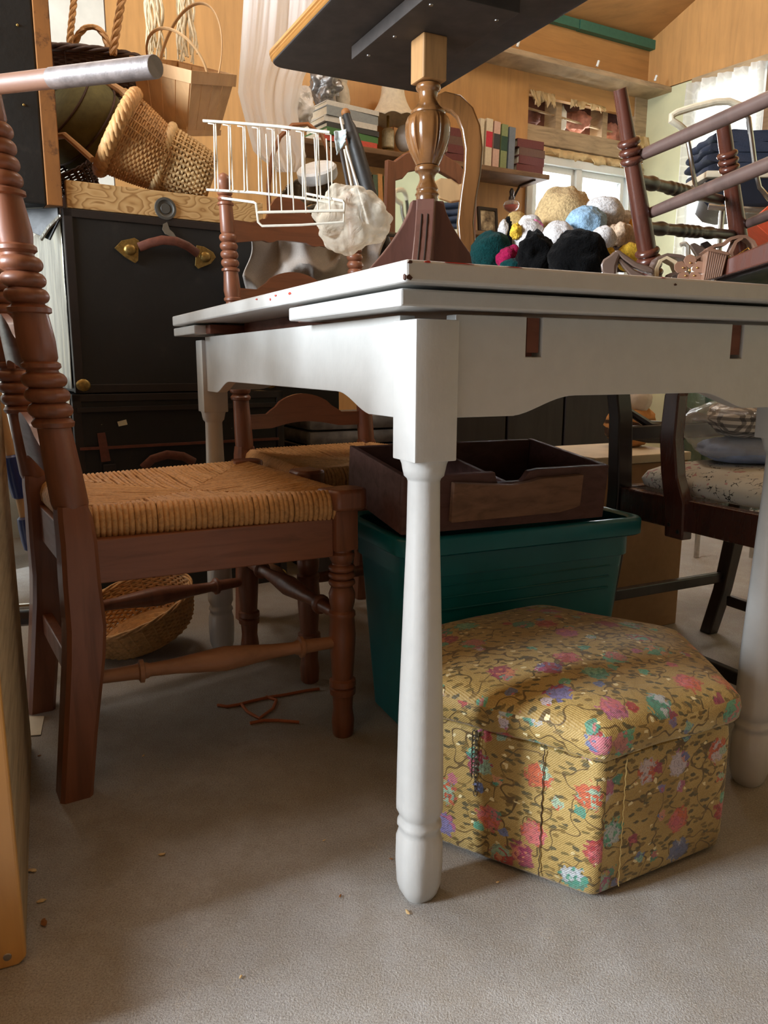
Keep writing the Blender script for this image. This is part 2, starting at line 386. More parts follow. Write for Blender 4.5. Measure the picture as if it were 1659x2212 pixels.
M['torn'] = plain('torn_kraft_lining', sr(214, 186, 136), 0.8, bump=0.5, bscale=30, var=0.2)
M['vinyl'] = plain('white_window_vinyl', sr(232, 236, 232), 0.4, var=.02)
M['glass'] = None
g_ = NT('window_glass'); g_.set(Transmission_Weight=1.0, Roughness=0.0, IOR=1.05); g_.col((1, 1, 1)); M['glass'] = g_.m
wa, wb_, wz0, wz1 = -0.15, 0.575, 0.95, 1.665
wall = struct(wbox(WB, 'wall_back', -5.2, -2.10, 0, 0.05, 0, 3.4, M['whitewash']))
for a0, a1, z0, z1, mt in ((-2.095, -0.9, 0, 3.4, 'ply'), (-0.895, wa, 0, 2.04, 'ply'), (wa, wb_, 0, wz0, 'ply'), (wa, 0.66, 1.93, 2.04, 'ply_h'),
                           (-0.895, 0.66, 2.045, 3.4, 'ply_h')):
    wbox(WB, 'panel', a0, a1, 0, 0.03, z0, z1, M[mt], wall)
wbox(WB, 'plank', wa+0.002, 0.66, 0.005, 0.05, 1.715, 1.80, M['oldboard'], wall, 0.003)
wbox(WB, 'plank', wa+0.002, 0.66, 0.02, 0.06, 1.665, 1.713, M['torn'], wall, 0.003)
wbox(WB, 'plank', wb_, 0.66, -0.01, 0.05, 0, 1.66, M['oldboard'], wall, 0.003)
wbox(WB, 'plank', 0.55, 0.66, -0.008, 0.05, 1.80, 2.04, M['oldboard'], wall, 0.003)
wbox(WB, 'cavity_lining', wa-0.05, 0.7, 0.13, 0.15, 1.72, 2.1, M['cavity'], wall)
wbox(WB, 'cavity_lining', wa-0.05, 0.7, 0.05, 0.13, 2.03, 2.06, M['cavity'], wall)
random.seed(4)
for a_ in (0.06, 0.37):       # studs and a cable seen inside the hole
    wbox(WB, 'stud', a_, a_+0.035, 0.04, 0.13, 1.79, 2.04, M['oldboard'], wall)
m_ = MB(WB.M()); m_.tube([(wa+0.01, 0.05, 1.885), (0.1, 0.06, 1.875), (0.3, 0.06, 1.86), (0.55, 0.06, 1.85)], 0.006); m_.build('cable', M['oldboard'], wall)
for (a_, z_, r_, mt) in ((-0.07, 1.85, (.05, .03, .04), 'cavity'), (0.13, 1.86, (.028, .03, .07), 'vinyl'), (0.24, 1.88, (.07, .03, .05), 'pinkwool'), (0.46, 1.85, (.06, .03, .055), 'pinkwool')):
    k_ = MB(); k_.ball(WB.p(a_, .085, z_), r_, 18, 12, None, lambda d: 1 + .35*nz(d, 3, a_*9)); k_.build('insulation_lump', M[mt], wall)
def tornstrip(F, name, a0, a1, zt, zb, jag, seed, par, n=26, off=-0.006):
    rnd = random.Random(seed); top = []; bot = []
    for i in range(n+1):
        a = a0 + (a1-a0)*i/n; top.append((a, off - rnd.random()*0.012, zt)); bot.append((a + rnd.uniform(-.006, .006), off - rnd.random()*0.035, zb + rnd.uniform(-jag, jag)))
    mm = MB(F.M()); A = mm.ring(top); B = mm.ring(bot)
    for i in range(n): mm.face([A[i], A[i+1], B[i+1], B[i]])
    return mm.build(name, M['torn'], par, thick=0.003)
tornstrip(WB, 'torn_lining', wa, 0.0, 1.945, 1.90, 0.03, 1, wall)
tornstrip(WB, 'torn_lining', 0.1, 0.34, 1.94, 1.915, 0.02, 2, wall)
tornstrip(WB, 'torn_lining', wa, 0.6, 1.70, 1.665, 0.012, 5, wall, 40, -0.01)
tornstrip(WB, 'torn_lining', 0.52, 0.66, 1.83, 1.76, 0.04, 7, wall, 14, -0.02)
# gable wall
wr = struct(wbox(WR, 'wall_right', 0, 6.3, 0, 0.05, 2.05, 4.2, M['ply']))
wbox(WR, 'panel', 0, 0.27, 0, 0.05, 0, 2.045, M['cream'], wr)
wbox(WR, 'panel', 0.27, 0.68, 0, 0.05, 0, 0.95, M['cream'], wr)
wbox(WR, 'panel', 0.735, 1.45, 0, 0.05, 0, 2.045, M['ply'], wr)
wbox(WR, 'panel', 1.455, 6.3, 0, 0.05, 0, 2.045, M['cream'], wr)
wbox(WR, 'plank', 0.27, 0.735, -0.008, 0.04, 2.02, 2.05, M['oldboard'], wr)
wbox(WR, 'plank', 0.665, 0.733, -0.012, 0.05, 0.9, 2.02, M['shelfboard'], wr)
# left wall with the open doorway, wall behind the camera
wl = struct(wbox(WL, 'wall_left', 0, 1.20, -0.06, 0, 0, 4.0, M['whitewash']))
wbox(WL, 'lintel', 1.20, 2.80, -0.06, 0, 2.15, 4.0, M['whitewash'], wl)
wbox(WL, 'panel', 2.80, 5.6, -0.06, 0, 0, 4.0, M['whitewash'], wl)
pa = WL.p(5.55, 0); pb = WR.p(6.25, 0); dv = pb - pa
WF = Frame((pa.x, pa.y), math.degrees(math.atan2(dv.x, dv.y)))
struct(wbox(WF, 'wall_front', 0, dv.length, -0.06, 0, 0, 4.0, M['darkwall']))
# sloping roof lining: rises from the back wall, then falls again past the ridge
cl = MB(WB.M()); cl.ab((0, 0, 0), (0.001, 0.001, 0.001)); cl.bm.clear()
RZ, RS = 2.30, 0.43
def slab(mm, a0, a1, b0, z0_, b1, z1_, th=0.03):
    A = mm.ring([(a0, b0, z0_), (a1, b0, z0_), (a1, b1, z1_), (a0, b1, z1_)]); B = mm.ring([(a0, b0, z0_+th), (a1, b0, z0_+th), (a1, b1, z1_+th), (a0, b1, z1_+th)])
    mm.face(A); mm.face(B[::-1])
    for i in range(4): mm.face([A[i], A[(i+1) % 4], B[(i+1) % 4], B[i]])
slab(cl, -5.6, 2.8, 0.05, RZ-0.02, -2.6, RZ+2.6*RS); ceil = struct(cl.build('ceiling', M['ply_ceiling'], smooth=False))
for a0, a1 in ((-1.2, 0.0),):
    pass
cl = MB(WB.M()); slab(cl, -5.6, 6.8, -2.6, RZ+2.6*RS, -7.0, RZ+0.2); cl.build('roof_slope', M['ply_ceiling'], ceil, smooth=False)
# green strip and the ledge under the header
m_ = MB(WB.M()); m_.ab((-0.9, -0.03, RZ-0.045), (0.12, -0.001, RZ-0.005)); m_.ab((0.125, -0.034, RZ-0.047), (0.64, -0.001, RZ-0.004)); struct(m_.build('trim_1', M['green'], smooth=False))
m_ = MB(WB.M()); m_.ab((-0.75, -0.15, 2.02), (0.70, -0.0, 2.045)); led = tag(m_.build('ledge_shelf', M['oldboard'], bevel=0.003), 'narrow weathered ledge board high on the back wall above the torn panel', 'ledge')
for a_ in (-0.35, 0.13, 0.52):
    m_ = MB(WB.M()); m_.tube([(a_, -0.155, 2.05), (a_+.006, -0.16, 2.075)], 0.006, 6); m_.build('nail', M['vinyl'], led)
def window(F, name, a0, a1, z0, z1, mulls, off=0.0):
    w = MB(F.M()); fw = 0.04
    for q in ((a0, a1, z1-fw, z1), (a0, a1, z0, z0+fw), (a0, a0+fw, z0, z1), (a1-fw, a1, z0, z1)): w.ab((q[0], off-0.012, q[2]), (q[1], off+0.05, q[3]))
    w_ = struct(w.build(name, M['vinyl'], smooth=False, bevel=0.004)); xs = [a0+fw] + list(mulls) + [a1-fw]
    for mx in mulls:
        k = MB(F.M()); k.ab((mx-0.018, off-0.005, z0+fw), (mx+0.018, off+0.045, z1-fw)); k.build('mullion', M['vinyl'], w_, smooth=False, bevel=0.003)
    for i in range(len(xs)-1):
        k = MB(F.M()); lo, hi = xs[i]+0.015, xs[i+1]-0.015
        for q in ((lo, hi, z1-fw-0.03, z1-fw), (lo, hi, z0+fw, z0+fw+0.03), (lo, lo+0.025, z0+fw, z1-fw), (hi-0.025, hi, z0+fw, z1-fw)): k.ab((q[0], off+0.012, q[2]), (q[1], off+0.04, q[3]))
        k.build('sash', M['vinyl'], w_, smooth=False, bevel=0.002)
        k = MB(F.M()); k.ab((lo+0.02, off+0.022, z0+fw+0.02), (hi-0.02, off+0.026, z1-fw-0.02)); k.build('pane', M['glass'], w_, smooth=False)
    return w_
window(WB, 'window_1', wa, wb_, wz0, wz1, [0.19])
window(WR, 'window_2', 0.28, 0.665, 0.95, 2.02, [])
# ------------------------------------------------------------------ white draw-leaf table
TA = Frame((0.0333, 0.8346), 63.468)      # near vertical corner of the near leg block
BS, D1, D2, ZBT, ZBB = 0.0533, 0.9457, 0.6048, 0.7057, 0.5525
TM = TA.M()
table = thing('dining_table', 'white painted wooden draw-leaf table with turned legs and chipped edges', 'table', TA.p(0.33, 0.5))
def leg_mb(a, b):
    m = MB(TM); m.ab((a, b, ZBB), (a+BS, b+BS, ZBT), bev=0.002); cx, cy = a+BS/2, b+BS/2; h = BS/2
    def sq(z, r, k):   # k: 0 square .. 1 round
        P = []
        for i in range(24):
            t = 2*math.pi*(i+0.5)/24; c_, s_ = math.cos(t), math.sin(t); q = min(1/max(abs(c_), 1e-6), 1/max(abs(s_), 1e-6)); oc = min(q, 1.10)
            rr = r*(k + (1-k)*oc); P.append((cx+c_*rr, cy+s_*rr, z))
        return m.ring(P)
    zs = [(ZBB+0.002, h*0.98, 0.0), (ZBB-0.004, h*0.93, .5), (ZBB-0.010, h*0.93, 1), (ZBB-0.018, h*0.86, 1), (ZBB-0.021, h*0.74, 1), (ZBB-0.024, h*0.70, 1),
          (0.46, h*0.73, .9), (0.40, h*0.80, .7), (0.32, h*0.88, .5), (0.24, h*0.95, .2), (0.17, h*0.985, 0.05), (0.128, h*1.0, 0.0), (0.120, h*1.0, 0), (0.113, h*0.90, .1), (0.108, h*0.86, .3),
          (0.103, h*0.95, .1), (0.098, h*0.97, .1), (0.094, h*0.88, .2), (0.088, h*0.92, .1), (0.08, h*1.0, 0), (0.05, h*1.02, 0), (0.02, h*0.97, .1), (0.008, h*0.86, .2), (0.0, h*0.70, .3)]
    m.skin([sq(*q) for q in zs]); return m
for i, (a, b_) in enumerate(((0, 0), (D2, 0), (0, D1), (D2, D1))):
    leg_mb(a, b_).build('leg', M['white'], table, split=50)
def arch(n, L, zt, zb, za, e0, e1, slots=()):
    """apron outline (x, z): flat ends, arch between"""
    P = [(0, zb), (e0*0.62, zb)]
    k = 10
    for i in range(k+1):
        t = i/k; P.append((e0*0.62 + (e1)*t, zb + (za-zb)*(0.5-0.5*math.cos(math.pi*min(1, t)))**0.8))
    for i in range(k+1):
        t = 1-i/k; P.append((L - e0*0.62 - e1*t, zb + (za-zb)*(0.5-0.5*math.cos(math.pi*t))**0.8))
    P += [(L-0.001, zb)]
    P += [(L, zt)]
    for s0, s1 in sorted(slots, reverse=True): P += [(s1, zt), (s1, zt-0.045), (s0, zt-0.045), (s0, zt)]
    P += [(0, zt)]
    return P
zt_, zb_, za_ = 0.7075, 0.598, 0.622
# side apron along v (bright), end apron along u with two slots for the leaf runners
m = MB(TM); m.prism(arch(0, D1-BS, 0.712, zb_, za_, 0.13, 0.10), (0.008, BS, 0), (0, 1, 0), (0, 0, 1), (0.02, 0, 0)); m.build('apron', M['white'], table, bevel=0.001, smooth=False)
m = MB(TM); m.prism(arch(0, D2-BS, 0.712, 0.600, 0.622, 0.13, 0.09, ((0.095, 0.118), (0.432, 0.455))), (BS, 0.008, 0), (1, 0, 0), (0, 0, 1), (0, 0.02, 0)); m.build('apron', M['white'], table, bevel=0.001, smooth=False)
m = MB(TM); m.prism(arch(0, D1-BS, 0.712, zb_, za_, 0.13, 0.10), (D2+BS-0.028, BS, 0), (0, 1, 0), (0, 0, 1), (0.02, 0, 0)); m.build('apron', M['white'], table, bevel=0.001, smooth=False)
m = MB(TM); m.prism(arch(0, D2-BS, 0.712, 0.600, 0.622, 0.13, 0.09), (BS, D1+BS-0.028, 0), (1, 0, 0), (0, 0, 1), (0, 0.02, 0)); m.build('apron', M['white'], table, bevel=0.001, smooth=False)
# top, leaves, runners
ax, ay = 0.0312, 0.0349
def slabm(a0, a1, b0, b1, z0, z1, bev=0.003):
    m = MB(TM); m.ab((a0, b0, z0), (a1, b1, z1)); return m
top = slabm(-ax, D2+BS+ax, -ay, -ay+1.115, 0.7385, 0.760).build('tabletop', M['white'], table, bevel=0.003, smooth=False)
slabm(-ax+0.006, D2+BS+ax-.006, -ay+0.022, -ay+0.36, 0.7165, 0.7345).build('leaf', M['white'], table, bevel=0.0025, smooth=False)
slabm(-ax+0.006, D2+BS+ax-.006, 0.90, 1.10, 0.7165, 0.7345).build('leaf', M['white'], table, bevel=0.0025, smooth=False)
slabm(-ax+0.03, D2+BS, -ay+0.3605, -ay+0.39, 0.7165, 0.7345).build('leaf_cleat', M['rawbrown'], table, bevel=0.002, smooth=False)
slabm(-ax+0.03, D2+BS, 0.865, 0.8995, 0.7165, 0.7345).build('leaf_cleat', M['rawbrown'], table, bevel=0.002, smooth=False)
slabm(0.07, D2-0.02, 0.36, 0.863, 0.712, 0.738).build('centre_board', M['rawbrown'], table, smooth=False)
for a0 in (BS+0.098, BS+0.435):
    slabm(a0, a0+0.017, 0.011, D1-0.01, 0.672, 0.711).build('runner', M['rawbrown'], table, smooth=False)
# worn patches of paint along the top edge
def chips(parent, mat, name, pts, n=7, seed=3):
    rnd = random.Random(seed)
    for (c, e1, e2, w, h) in pts:
        c, e1, e2 = Vector(c), Vector(e1), Vector(e2); mm = MB(TM)
        poly = [(w*math.cos(2*math.pi*i/n)*rnd.uniform(.6, 1.1), h*math.sin(2*math.pi*i/n)*rnd.uniform(.6, 1.1)) for i in range(n)]
        nn = e1.cross(e2).normalized()*0.0006; mm.prism(poly, c - nn, e1, e2, nn*2); mm.build(name, mat, parent, smooth=False)
X, Yv, Z = (1, 0, 0), (0, 1, 0), (0, 0, 1)
e = -ay; f = -ax
chips(table, M['chip_brown'], 'paint_chip', [((f+0.004, e-.0002, 0.757), X, Z, .003, .002), ((f+0.0035, e-.0002, 0.7425), X, Z, .004, .003), ((f-.0002, e+0.003, 0.743), Yv, Z, .003, .003),
      ((0.33, e-.0002, 0.752), X, Z, .003, .0015), ((f+0.01, 0.02, 0.720), X, Z, .002, .002)], seed=5)
chips(table, M['chip_red'], 'paint_chip', [((f+0.024, e-.0002, 0.7585), X, Z, .004, .0012), ((f+0.06, e+0.0005, 0.7592), X, Z, .02, .0006), ((f+0.13, e+0.0005, 0.7592), X, Z, .012, .0005), ((0.31, e+.0003, .759), X, Z, .004, .0005),
      ((0.55, e+0.0005, 0.7592), X, Z, .03, .0006), ((f-.0002, 0.30, 0.752), Yv, Z, .006, .002), ((f-.0002, 0.36, 0.7535), Yv, Z, .005, .0018), ((f-.0002, 0.385, 0.750), Yv, Z, .003, .002), ((f-.0002, 0.45, 0.7545), Yv, Z, .006, .0015)], seed=9)
# ------------------------------------------------------------------ ladder-back chairs with rush seats
def scallop(w, h, crest):
    P = []; n = 24
    for i in range(n+1):
        t = -1 + 2*i/n; a = abs(t)
        y = h*(0.42 + 0.58*max(0, math.cos(min(1, a/0.62)*math.pi/2))**0.7) if not crest else h*(0.40 + (0.60*math.sqrt(max(0, 1-(a/0.40)**2)) if a < 0.40 else 0.10*max(0, math.cos((a-.4)/.25*math.pi/2)) if a < .65 else 0.0))
        if not crest and 0.44 < a < 0.56: y -= h*0.05
        P.append((t*w/2, y))
    for i in range(n+1):
        t = 1 - 2*i/n; a = abs(t); y = h*(0.16*max(0, math.cos(min(1, a/0.6)*math.pi/2))) if a < 0.6 else 0
        if crest: y = h*0.14*(max(0, math.cos(a*math.pi/2)) - (0.25 if 0.3 < a < 0.42 else 0))
        P.append((t*w/2, y))
    return P
def turn(m, A, B, segs, n=18):
    """segs: list of (z, r) in world height between A and B axis"""
    A, B = Vector(A), Vector(B); L = (B-A).length; m.lathe([(t*L, r) for t, r in segs], A, B, n); return m
def beads(z0, z1, n, r_in, r_out, k=8):
    P = []
    for i in range(n):
        a = z0 + (z1-z0)*i/n; c = z0 + (z1-z0)*(i+1)/n
        for j in range(k+1):
            t = j/k; P.append((a + (c-a)*t, r_in + (r_out-r_in)*math.sin(math.pi*t)**0.6))
    return P
def ladder_chair(F, label, group, pale='chair_pale', lean=0.085, PS=1.0):
    MM = F.M(); ch = thing('ladder_back_chair', label, 'chair', F.p(0.2, 0), group); w = M['chair']
    def post_axis(z):     # backwards lean above the seat
        return 0.028 - lean*max(0, (z-0.40))/0.7 if z > 0.40 else 0.028*min(1, z/0.25)
    for s in (-1, 1):
        m = MB(MM); y = s*0.177
        rows = [(0.0, .040, .022, -0.004), (0.10, .041, .023, 0.008), (0.22, .046, .024, .024), (0.27, .047, .024, .028), (0.34, .044, .024, .026), (0.40, .042, .024, .026), (0.435, .040, .023, .024), (0.455, .034, .020, post_axis(.455))]
        rg = []
        for z, da, db, ca in rows:
            c = 0.006; da, db = da*(1+(PS-1)*.8), db*(1+(PS-1)*.8); rg.append(m.ring([(ca-da/2+c, y-db, z), (ca+da/2-c, y-db, z), (ca+da/2, y-db+c, z), (ca+da/2, y+db-c, z), (ca+da/2-c, y+db, z), (ca-da/2+c, y+db, z), (ca-da/2, y+db-c, z), (ca-da/2, y-db+c, z)]))
        m.skin(rg)
        pr = [(0.450, .0195), (0.458, .021), (0.50, .0205), (0.560, .0185), (0.567, .0185), (0.569, .022), (0.575, .0235), (0.581, .0195)] + beads(0.582, 0.645, 3, .0175, .0245) + [(0.648, .017), (0.652, .021), (0.657, .021), (0.66, .0175),
             (0.665, .0195), (0.69, .0205), (0.724, .0185), (0.726, .0225), (0.732, .023), (0.736, .018)] + beads(0.738, 0.80, 3, .0165, .0235) + [(0.803, .0165), (0.807, .0205), (0.812, .0205), (0.815, .0175), (0.83, .0195), (0.875, .0165),
             (0.877, .0205), (0.882, .0205), (0.885, .0155)] + beads(0.886, 0.965, 4, .0145, .0205) + [(0.97, .0165), (1.03, .0155), (1.032, .0185), (1.037, .0185), (1.04, .014)] + beads(1.041, 1.066, 2, .012, .0175) + [(1.068, .0105), (1.073, .0125), (1.082, .0165), (1.092, .0165), (1.102, .011), (1.107, .003)]
        rings = []
        for z, r in pr: r *= PS; rings.append(m.ring([(post_axis(z) + math.cos(2*math.pi*k/20)*r, y + math.sin(2*math.pi*k/20)*r, z) for k in range(20)]))
        m.skin(rings); m.build('back_post', w, ch, split=40)
    for z0, h, crest in ((0.495, .085, False), (0.648, .085, False), (0.802, .085, False), (0.945, .135, True)):
        P = scallop(0.325, h, crest); m = MB(MM); A = []; B = []
        for x, y in P:
            z = z0 + y; cc = post_axis(z) - 0.016*(1-(x/0.1625)**2)
            A.append((cc-0.0055, x, z)); B.append((cc+0.0055, x, z))
        A = m.ring(A); B = m.ring(B); n = len(A); hn = n//2
        for i in range(hn-1):
            j = n-1-i
            m.face([A[i], A[i+1], A[j-1], A[j]]); m.face([B[i], B[i+1], B[j-1], B[j]])
        for i in range(n): m.face([A[i], A[(i+1) % n], B[(i+1) % n], B[i]])
        m.build('back_slat', M['chair_h'], ch, split=40)
    # front legs
    fa = 0.447
    for s in (-1, 1):
        y = s*0.222; m = MB(MM); m.ab((fa-.021, y-.021, .345), (fa+.021, y+.021, .415), bev=0.002)
        pr = [(0, .017), (.004, .019), (.03, .0205), (.045, .0185), (.052, .0175), (.078, .019), (.08, .023), (.09, .0235), (.093, .019), (.096, .024), (.106, .0235), (.109, .0185), (.14, .021), (.19, .024), (.222, .0215), (.226, .024), (.232, .0235), (.236, .019), (.25, .0225), (.265, .0235), (.277, .019)] + beads(.279, .318, 3, .0175, .0235) + [(.32, .017), (.330, .022), (.337, .0225), (.341, .018), (.346, .0185)]
        turn(m, (fa, y, 0), (fa, y, 1), pr, 20); m.build('leg', w, ch, split=40)
    # rails
    def rail(p, q, z0, z1, th, name='seat_rail'):
        p, q = Vector(p), Vector(q); d = (q-p).normalized(); n_ = Vector((-d.y, d.x, 0)); m = MB(MM)
        m.prism([(0, z0), ((q-p).length, z0), ((q-p).length, z1), (0, z1)], p - n_*th/2, d, Z, n_*th); return m.build(name, M['chair_h'], ch, bevel=0.002, smooth=False)
    for s in (-1, 1): rail((0.045, s*0.188, 0), (fa-.02, s*0.222, 0), .335, .402, .02)
    rail((fa, -0.2, 0), (fa, 0.2, 0), .335, .402, .02); rail((0.03, -0.155, 0), (0.03, 0.155, 0), .335, .402, .02)
    # turned stretchers
    def stretcher(p, q, mat, n=16):
        p, q = Vector(p), Vector(q); L = (q-p).length; m = MB(MM)
        pr = [(0, .010), (.14, .012), (.155, .013), (.16, .018), (.175, .0185), (.18, .013), (.19, .0125), (.20, .0105), (.30, .0125), (.42, .0175), (.5, .0205), (.58, .0175), (.70, .0125), (.80, .0105), (.81, .0125), (.82, .013), (.825, .0185), (.84, .018), (.845, .013), (.86, .012), (1, .010)]
        m.lathe([(t*L, r) for t, r in pr], p, q, n); return m.build('stretcher', mat, ch, split=50)
    for s in (-1, 1): stretcher((0.04, s*0.18, .182), (fa-.01, s*0.222, .178), M[pale] if s < 0 else w)
    stretcher((fa, -.21, .222), (fa, .21, .222), w); 
    m = MB(MM); m.ab((.01, -.165, .155), (.028, .165, .195)); m.build('stretcher', w, ch, bevel=.002, smooth=False)
    # seat: front corner ears and woven rush
    for s in (-1, 1):
        m = MB(MM); m.prism([(fa-.035, s*.195), (fa+.028, s*.195), (fa+.040, s*.215), (fa+.040, s*.240), (fa+.026, s*.256), (fa-.022, s*.252)], (0, 0, .415), X, Yv, (0, 0, .036)); m.build('seat_corner', w, ch, bevel=.006)
    m = MB(MM)
    cn = [Vector((0.045, -.165, 0)), Vector((fa-.005, -.222, 0)), Vector((fa-.005, .222, 0)), Vector((0.045, .165, 0))]
    ctr = Vector((0.255, 0, 0)); zt, zm = .447, .428
    def seatz(p):
        e_ = 1.0
        for i in range(4):
            a, b2 = cn[i], cn[(i+1) % 4]; d = (b2-a).normalized(); n_ = Vector((-d.y, d.x, 0)); e_ = min(e_, (p-a).dot(n_)/0.2)
        return zt - (zt-zm)*min(1, max(0, e_))**0.6 + nz(p, 14, 2)*0.003
    rnd = random.Random(11)
    for i in range(4):
        a, b2 = cn[i], cn[(i+1) % 4]; L = (b2-a).length; n = int(L/0.0082); d = (b2-a)/L; out = Vector((d.y, -d.x, 0))
        for k in range(n):
            t = (k+0.5)/n + rnd.uniform(-.12, .12)/n; p = a + (b2-a)*t
            tm = min(t, 1-t)*2
            # cord runs inward from the rail to the diagonal mitre
            c1 = a + (ctr-a)*min(1, t*2) if t < .5 else b2 + (ctr-b2)*min(1, (1-t)*2)
            dirn = (c1 - p); ln = dirn.length
            P = [p + out*0.010 + Vector((0, 0, .402)), p + out*0.017 + Vector((0, 0, .412)), p + out*0.0185 + Vector((0, 0, .424)), p + out*.014 + Vector((0, 0, .437)), p + out*0.004 + Vector((0, 0, .4465))]
            for q in (0.12, .3, .5, .75, 1.0):
                if ln*q > 0.008: pp = p + dirn*q; P.append(pp + Vector((rnd.uniform(-.0012, .0012), rnd.uniform(-.0012, .0012), seatz(pp)+rnd.uniform(-.0006, .0006))))
            m.tube(P, .0043, 6)
    m.prism([(c.x*.98+.005, c.y*.985) for c in cn], (0, 0, .405), X, Yv, (0, 0, .022))
    stuff(m.build('rush_weave', M['rush'], ch, split=60))
    return ch
CH1 = Frame((-0.57, 1.2525), 58.5)
ch1 = ladder_chair(CH1, 'brown ladder-back chair with rush seat at the left front, pulled beside the white table', 'ladder-back rush chairs', PS=1.25)
yaw2 = math.degrees(math.atan2(0.54, -0.84))
CH2 = Frame((-0.21, 2.03), yaw2)
ch2 = ladder_chair(CH2, 'brown ladder-back chair standing behind the white table with a wire rack hooked before its crest', 'ladder-back rush chairs', PS=1.06)
# ------------------------------------------------------------------ hexagonal ottoman
HX = Frame((0.262, 0.852), 2.0)
HC = Vector((0.262, 0.852, 0)) + Vector((math.sin(R(2)), math.cos(R(2)), 0))*0.231
def hexpts(r, z, rnd=0.010, n=4, cen=HC):
    P = []
    for i in range(6):
        a = R(2+180) + i*math.pi/3; an = a + math.pi/3; ap = a - math.pi/3
        c = Vector((math.sin(a), math.cos(a), 0))*r; cn_ = Vector((math.sin(an), math.cos(an), 0))*r; cp = Vector((math.sin(ap), math.cos(ap), 0))*r
        p = c + (cp-c).normalized()*rnd; q = c + (cn_-c).normalized()*rnd
        for k in range(n+1):
            t = k/n; P.append(cen + p*(1-t)**2 + c*2*t*(1-t) + q*t*t + Vector((0, 0, z)))
        for k in range(1, 10): P.append(cen + q + (cn_ + (c-cn_).normalized()*rnd - q)*k/10 + Vector((0, 0, z)))
    return P
def uvring(mb_, rings, per_r, vs, name, mat, parent, planar_from=None):
    bm = mb_.bm; n = len(rings[0]); uvl = bm.loops.layers.uv.new('UVMap'); vid = {}
    for i, rg in enumerate(rings):
        for j, v in enumerate(rg): vid[v] = (i, j)
    mb_.skin(rings, True, True)
    P = [v.co.copy() for v in per_r]; cum = [0]
    for j in range(n): cum.append(cum[-1] + (P[(j+1) % n]-P[j]).length)
    for f in bm.faces:
        idx = [vid[l.vert] for l in f.loops]; js = [x[1] for x in idx]; wrap = max(js)-min(js) > n/2
        plan = planar_from is not None and min(x[0] for x in idx) >= planar_from or len(idx) > 4
        for l, (i, j) in zip(f.loops, idx):
            if plan: l[uvl].uv = (l.vert.co.x + 3.3, l.vert.co.y + 1.7)
            else: l[uvl].uv = (cum[j] + (cum[-1] if wrap and j < n/2 else 0), vs[i])
    return mb_.build(name, mat, parent, split=50)
ott = thing('hexagonal_ottoman', 'hexagonal storage ottoman in gold floral brocade on the concrete floor by the table leg', 'ottoman', HC)
mb_ = MB(); zs = [(0.004, .222), (0.010, .228), (0.03, .231), (0.10, .232), (0.17, .231), (0.188, .229), (0.192, .222)]
rings = [mb_.ring(hexpts(r, z)) for z, r in zs]; uvring(mb_, rings, rings[3], [z for z, r in zs], 'body', M['brocade'], ott)
mb_ = MB(); zs = [(0.193, .222), (0.194, .236), (0.200, .241), (0.215, .243), (0.228, .240), (0.238, .231), (0.246, .214), (0.252, .185), (0.257, .14), (0.261, .09), (0.263, .045)]
rings = [mb_.ring([p + Vector((0, 0, nz(p, 12, 4)*0.004)) for p in hexpts(r, z, 0.010 + 0.035*max(0, (z-.232)/.03)*r/.24)]) for z, r in zs]
uvring(mb_, rings, rings[3], [z+0.5 for z, r in zs], 'lid', M['brocade'], ott, planar_from=4)
M['stitch_dark'] = plain('dark_stitching', sr(70, 52, 34), 0.8); M['stitch_pale'] = plain('pale_piping_thread', sr(214, 186, 120), 0.6)
def facept(i, t, z, off=0.0008, r=.2325):     # point on hexagon face between vertex i and i+1
    a = R(182) + i*math.pi/3; an = a + math.pi/3
    c = Vector((math.sin(a), math.cos(a), 0))*r; d = Vector((math.sin(an), math.cos(an), 0))*r; n_ = (c+d).normalized()
    return HC + c + (d-c)*t + n_*off + Vector((0, 0, z))
for (i, t, mt) in ((0, 0.31, 'stitch_dark'), (5, 0.83, 'stitch_pale')):
    m = MB(); m.tube([facept(i, t + 0.004*math.sin(z*400), z) for z in [0.012 + k*0.0045 for k in range(40)]], 0.0007, 5); m.build('seam', M[mt], ott)
m = MB()      # thin chain by the lid opening
for k in range(14):
    c = facept(0, 0.70, 0.186 - k*0.0065, 0.004); s_ = 0.0022
    pts = [c + Vector((math.cos(q)*s_*(1 if k % 2 else .3), -math.cos(q)*s_*(.3 if k % 2 else 1), math.sin(q)*0.0045)) for q in [2*math.pi*j/8 for j in range(8)]]
    m.tube(pts, 0.0008, 4, closed=True)
for k in range(10):
    c = facept(0, 0.715, 0.186 - k*0.0065, 0.005); s_ = 0.0022
    pts = [c + Vector((math.cos(q)*s_, 0, math.sin(q)*0.0045)) for q in [2*math.pi*j/8 for j in range(8)]]
    m.tube(pts, 0.0008, 4, closed=True)
lab(m.build('lid_chain', plain('dull_chain_metal', sr(110, 104, 92), 0.4, metal=0.8), ott), 'thin dull metal chain hanging at the lid opening')
